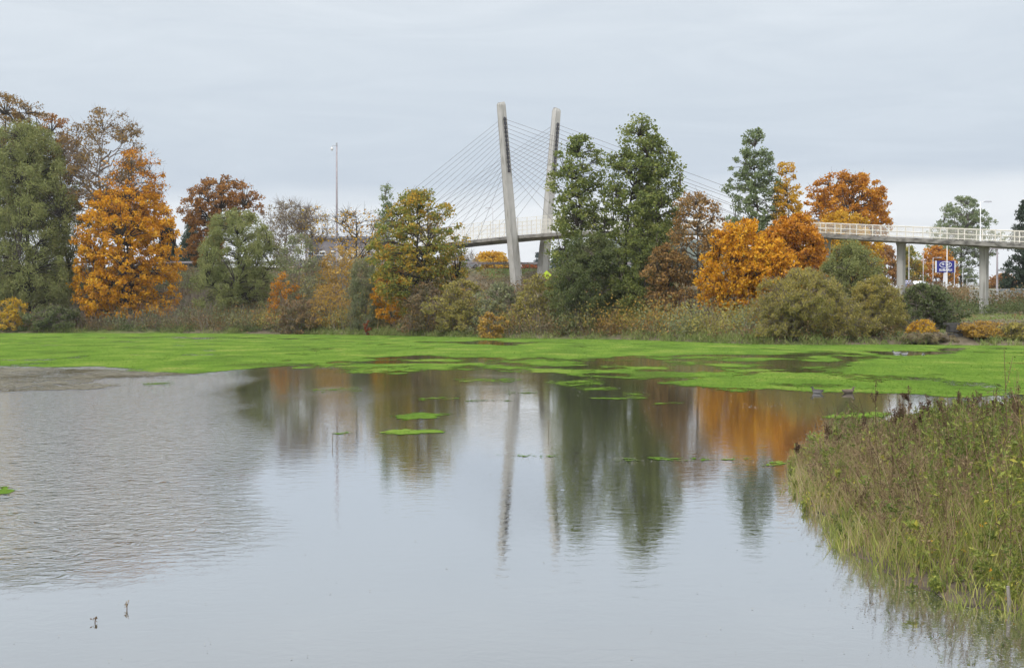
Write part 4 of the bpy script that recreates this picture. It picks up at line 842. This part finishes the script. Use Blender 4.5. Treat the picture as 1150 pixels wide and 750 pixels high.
for px, yt, D, arm, lb in [(1020.5, 274, 236, 0, 'armless lot lamp immediately right of the left pier'), (1036.5, 283, 262, 0, 'armless lot lamp between the left pier and the blue sign'),
                           (1047.5, 289.5, 250, 1, 'lot lamp with right-hand arm just left of the blue sign'), (1071.5, 297, 246, 1, 'lot lamp with right-hand arm touching the right edge of the blue sign'),
                           (1081, 300.5, 262, 1, 'lot lamp with right-hand arm midway between blue sign and right pier'), (1085.5, 313, 300, 1, 'shortest lot lamp, next to the right pier')]:
    lamp('street_lamp', px, yt, D, None, lb, arm, SLG, .09, 'polepaint', .9)
pole('lamp_pole', 'slim pale pole passing in front of the blue sign', 1063.2, 274, 190, .08, 'white')  # street lamp pole built without its head
lamp('street_lamp', 631, 268, 205, None, 'grey lamp pole under the deck right of the right tower', 0, None, .09, 'polemauve')
lamp('street_lamp', 612, 297, 230, None, 'short pale pole between right tower leg and alders', 0, None, .06, 'white')

def sign():
    D = 240.0; x = P(1061.2, D); zb = g1(x, D); o = empty('pylon_sign', (x, D, zb)); tag(o, 'blue dealer sign with white oval emblem and lettering on a thick pale pole', 'sign')
    zc_ = Zp(299.5, D)-zb; W = 20/F*D; H = 13/F*D
    b = Bag(); b.tube([(-.05, 0, -.3), (0, 0, zc_-H/2)], [.42, .3], 12); b.obj('pole', M['polepaint'], o, True)
    b = Bag(); b.box((0, 0, zc_), (W, .4, H)); pn = b.obj('panel', M['blue'], o)
    for s in (-1, 1): b = Bag(); b.box((s*(W/2+.07), 0, zc_), (.13, .46, H+.04)); b.obj('frame', M['white'], o)
    # emblem: an oval ring holding one big and five small stars
    b = Bag(); n = 40; a = np.arange(n+1)/n*2*np.pi
    ring = np.stack([np.cos(a)*W*.33, np.full(n+1, -.22), zc_+H*.16+np.sin(a)*H*.25], 1)
    b.tube(ring, .05, 6, False)
    def star(cx, cz, R):
        V = [(cx, -.235, cz)]
        for k in range(8):
            rr = R if k % 2 == 0 else R*.3; t_ = k*math.pi/4; V.append((cx+math.cos(t_)*rr*1.25, -.225, cz+math.sin(t_)*rr))
        b.add(V, [[0, 1+(k-1) % 8, 1+k, 1+(k+1) % 8] for k in range(0, 8, 2)])
    star(-W*.14, zc_+H*.2, H*.15)
    for cx, cz in ((.02, .26), (.12, .17), (.02, .1), (.2, .24), (.19, .1)): star(W*cx, zc_+H*cz, H*.075)
    b.obj('emblem', M['letter'], pn)
    cu = bpy.data.curves.new('lettering', 'FONT'); cu.body = 'SUBARU'; cu.size = H*.27; cu.align_x = 'CENTER'; cu.extrude = .02; cu.offset = .012
    to = bpy.data.objects.new('tmp', cu); COL.objects.link(to); bpy.context.view_layer.update()
    me = bpy.data.meshes.new_from_object(to.evaluated_get(bpy.context.evaluated_depsgraph_get())); bpy.data.objects.remove(to)
    bb = [v.co.x for v in me.vertices]; sc = W*.72/(max(bb)-min(bb))
    for v in me.vertices: v.co = Vector((v.co.x*sc, -.22-v.co.z, zc_-H*.38+v.co.y))
    link('lettering', me, M['letter'], pn)
sign()
def warning():
    D = 150; x = P(614, D); zb = g1(x, D); o = empty('warning_sign', (x, D, zb)); tag(o, 'fluorescent yellow-green diamond sign poking above the ochre bush by the tower', 'sign'); h = Zp(309, D)-zb
    b = Bag(); b.tube([(0, .03, -.2), (0, .03, h+.4)], .03, 6); b.obj('post', M['galv'], o)
    b = Bag(); s = .5; V = [(0, -.02, h-s), (s, -.02, h), (0, -.02, h+s), (-s, -.02, h), (0, .01, h-s), (s, .01, h), (0, .01, h+s), (-s, .01, h)]
    b.add(V, [[0, 1, 2, 3], [7, 6, 5, 4], [0, 4, 5, 1], [1, 5, 6, 2], [2, 6, 7, 3], [3, 7, 4, 0]]); b.obj('panel', M['hivis'], o)
warning()
def guardrail(label, x0, x1, yf, zoff, step=2.5):
    xs_ = np.arange(x0, x1, step); o = empty('guardrail', (x0, yf(x0), 0)); tag(o, label, 'guardrail')
    zz = lambda x: 8.62 + zoff
    b = Bag()
    V = []
    for x in xs_:
        for dz, dy in ((.45, 0), (.52, -.06), (.6, 0), (.68, -.06), (.76, 0), (.76, .02), (.6, .03), (.45, .02)): V.append((x-x0, yf(x)-yf(x0)+dy, zz(x)+dz))
    ii = np.arange(len(xs_)*8).reshape(-1, 8); b.add(V, np.stack([ii[:-1], np.roll(ii, -1, 1)[:-1], np.roll(ii, -1, 1)[1:], ii[1:]], -1).reshape(-1, 4)); b.obj('beam', M['polemauve'], o)
    pm = None
    for x in xs_:
        if pm is None:
            b = Bag(); b.box((0, .1, -.1), (.15, .18, 1.5)); pm = b.mesh('post'); pm.materials.append(M['twig'])
        p = link('post', pm, None, o); p.location = (x-x0, yf(x)-yf(x0), zz(x))
guardrail('galvanised guardrail along the top of the left bank', -62, -12, lambda x: RY(x)-4.9, 0)
guardrail('galvanised guardrail along the road behind the tower feet', -10, 24, lambda x: RY(x)-4.9, 0)

def car(label, px, D, rz, paint, z, h=1.5, van=False, group=None):
    o = empty('van' if van else 'parked_car', (P(px, D), D, z), rz); tag(o, label, 'van' if van else 'car', group)
    pm = surf('car_paint', paint, tuple(min(1, c*1.1) for c in paint), 1, .3, 0, .2, .5)
    if van: sec = [(-2.3, .35), (2.2, .35), (2.35, .8), (1.9, 1.05), (1.3, 1.95), (-2.25, 2.0), (-2.35, 1.2)]
    else: sec = [(-2.2, .32), (2.15, .32), (2.25, .62), (1.95, .82), (1.1, .92), (.5, 1.4), (-.9, 1.45), (-1.7, 1.0), (-2.2, .92)]
    bm = bmesh.new(); wd = .88
    A = [bm.verts.new((x, -wd*(.84 if zz > 1.1 else 1), zz)) for x, zz in sec]; B = [bm.verts.new((x, wd*(.84 if zz > 1.1 else 1), zz)) for x, zz in sec]
    bm.faces.new(A); bm.faces.new(B[::-1])
    for i in range(len(sec)): j = (i+1) % len(sec); bm.faces.new((A[j], A[i], B[i], B[j]))
    bmesh.ops.recalc_face_normals(bm, faces=bm.faces); bmesh.ops.bevel(bm, geom=bm.edges[:], offset=.06, segments=2, affect='EDGES')
    me = bpy.data.meshes.new('body'); bm.to_mesh(me); bm.free(); link('body', me, pm, o)
    b = Bag()
    zt, zl = (1.85, 1.15) if van else (1.36, .98); x0, x1 = (-2.0, 1.45) if van else (-1.4, .75); t0, t1 = (-2.0, 1.15) if van else (-.85, .42)
    for s in (-1, 1): b.add([(x0, s*(wd+.012)*.95, zl), (x1, s*(wd+.012)*.95, zl), (t1, s*(wd*.84+.03), zt), (t0, s*(wd*.84+.03), zt)], [[0, 1, 2, 3]])
    b.obj('side_window', M['glass'], o)
    b = Bag(); f0, f1 = ((1.93, 1.06), (1.36, 1.9)) if van else ((1.09, .95), (.52, 1.39)); b.add([(f0[0]+.03, -.7, f0[1]), (f0[0]+.03, .7, f0[1]), (f1[0]+.03, .62, f1[1]), (f1[0]+.03, -.62, f1[1])], [[0, 1, 2, 3]]); b.obj('windscreen', M['glass'], o)
    for x in (-1.35, 1.4):
        for s in (-1, 1):
            b = Bag(); b.tube([(x, s*.7, .32), (x, s*.9, .32)], .32, 16); wl = b.obj('wheel', M['black'], o); b = Bag(); b.tube([(x, s*.89, .32), (x, s*.91, .32)], .19, 12); b.obj('rim', M['galv'], wl)
    for s in (-1, 1): b = Bag(); b.box((2.17, s*.62, .7), (.14, .36, .13)); b.obj('headlight', M['letter'], o)
car('silver-grey car on the road, seen through bare branches right of the olive willow', 329, 200, .1, (.3, .31, .34), 8.62)
car('pale grey van on the road, seen through twigs below the tall grey pole', 368, 203, .1, (.5, .52, .54), 8.62, van=True)
car('white car on the road behind the grey-green willow shrub', 398, 203, 3.2, (.7, .7, .7), 8.62)
car('white car on the road left of the orange maple under the deck', 523, 205, .05, (.7, .71, .72), 8.62)
gz1 = lambda px, D: g1(P(px, D), D)+.02
car('slate-blue car in the lot directly right of the left pier', 1018.5, 226, 1.1, (.2, .21, .32), gz1(1018.5, 226))
car('white car in the lot left of the blue sign', 1033.5, 232, .7, (.72, .76, .78), gz1(1033.5, 232))

def building(name, label, x0, x1, y0, y1, z0, z1, wallc, roofc, gable=False, rows=1, cols=6):
    o = empty(name, ((x0+x1)/2, (y0+y1)/2, z0)); tag(o, label, 'building'); W, Dp, H = x1-x0, y1-y0, z1-z0
    wm = surf('wall_paint', wallc, tuple(c*1.12 for c in wallc), .5, .9); rm = surf('roof_sheet', roofc, tuple(c*1.15 for c in roofc), .6, .7)
    b = Bag(); b.box((0, 0, H/2-.5), (W, Dp, H+1)); b.obj('wall', wm, o)
    b = Bag()
    if gable:
        g = W*.36; e = .4; V = [(-W/2-e, -Dp/2-e, H-.15), (0, -Dp/2-e, H+g), (W/2+e, -Dp/2-e, H-.15), (-W/2-e, Dp/2+e, H-.15), (0, Dp/2+e, H+g), (W/2+e, Dp/2+e, H-.15)]
        V += [(v[0], v[1], v[2]+.18) for v in V]
        b.add(V, [[0, 1, 4, 3], [1, 2, 5, 4], [6, 9, 10, 7], [7, 10, 11, 8], [0, 6, 7, 1], [1, 7, 8, 2], [3, 4, 10, 9], [4, 5, 11, 10], [0, 3, 9, 6], [2, 8, 11, 5]])
        w2 = Bag(); w2.add([(-W/2, -Dp/2, H-.02), (W/2, -Dp/2, H-.02), (0.01, -Dp/2, H+g-.15), (-.01, -Dp/2, H+g-.15)], [[0, 1, 2, 3]]); w2.obj('gable', wm, o)
    else: b.box((0, 0, H+.2), (W+.4, Dp+.4, .5))
    b.obj('roof', rm, o)
    for rw in range(rows):
        for c in range(cols):
            x = -W/2+W*(c+.5)/cols; z = H*(rw+.55)/rows
            b = Bag(); b.box((x, -Dp/2-.02, z), (W/cols*.55, .08, H/rows*.38)); wn = b.obj('window', M['white'], o)
            b = Bag(); b.box((x, -Dp/2-.05, z), (W/cols*.47, .06, H/rows*.31)); b.obj('pane', M['glass'], wn)
building('warehouse', 'low mauve-grey building behind the bare trees left of the two-coloured maple', P(343, 300), P(432, 300), 300, 325, 8.3, Zp(268, 300), (.2, .185, .2), (.27, .27, .3), cols=7)
building('small_house', 'small grey gabled house behind the guardrail right of the big orange maple', P(201, 262), P(224, 262), 262, 270, 8.3, Zp(294, 262), (.2, .22, .23), (.5, .52, .54), True, cols=2)
building('shop_building', 'low white building far back under the ramp right of the right pier', P(1112, 330), P(1150, 330), 330, 350, 6.6, Zp(319, 330), (.6, .6, .58), (.5, .5, .52), cols=5)

def fence():
    x0, y0, x1, y1 = P(1089, 150), 150, P(1215, 143), 143; z0 = g1(x0, y0); o = empty('chain_link_fence', (x0, y0, z0)); tag(o, 'grey chain link fence behind the right pier', 'fence'); n = 9; H = 2.2; ps = []
    for k in range(n):
        f = k/(n-1); x, y = (x1-x0)*f, (y1-y0)*f; z = g1(x0+x, y0+y)-z0; ps.append((x, y, z)); b = Bag(); b.tube([(x, y, z-.2), (x, y, z+H)], .035, 6); b.obj('post', M['galv'], o)
    b = Bag(); b.tube([(x, y, z+H-.03) for x, y, z in ps], .025, 6, False); b.obj('top_rail', M['galv'], o)
    uvpanels('fence_mesh', [((a[0], a[1]), (c[0], c[1]), a[2]+.03, a[2]+H-.05, c[2]+.03, c[2]+H-.05) for a, c in zip(ps[:-1], ps[1:])], M['chain'], o)
fence()
def stonewall(label, px0, px1, D, courses, z0, seed):
    r = np.random.default_rng(seed); x0 = P(px0, D); x1 = P(px1, D); o = empty('stone_wall', (x0, D, z0)); tag(o, label, 'wall'); z = 0
    bm = bmesh.new()
    for c in range(courses):
        x = 0; h = .55
        while x < x1-x0-.2:
            w_ = min(r.uniform(.7, 1.3), x1-x0-x); mtx = Matrix.Translation((x+w_/2, r.uniform(-.05, .05)+c*.12, z+h/2)) @ Matrix.Rotation(r.normal(0, .03), 4, 'Z') @ Matrix.Diagonal((w_-.03, .7, h-.04, 1))
            bmesh.ops.create_cube(bm, size=1, matrix=mtx); x += w_
        z += h
    bmesh.ops.bevel(bm, geom=bm.edges[:], offset=.05, segments=2, affect='EDGES'); me = bpy.data.meshes.new('blocks'); bm.to_mesh(me); bm.free(); link('blocks', me, M['stone'], o)
    b = Bag(); b.box(((x1-x0)/2, .15+.1*courses, z+.06), (x1-x0+.1, .9, .14)); b.obj('cap', M['stone'], o)
stonewall('dark stone block wall at the waterline between the bright orange bush and golden tan bush', 1064, 1088, 97.5, 2, .25, 1)
stonewall('dark stone block wall at the right edge of the waterline', 1143, 1165, 98.5, 2, .3, 2)
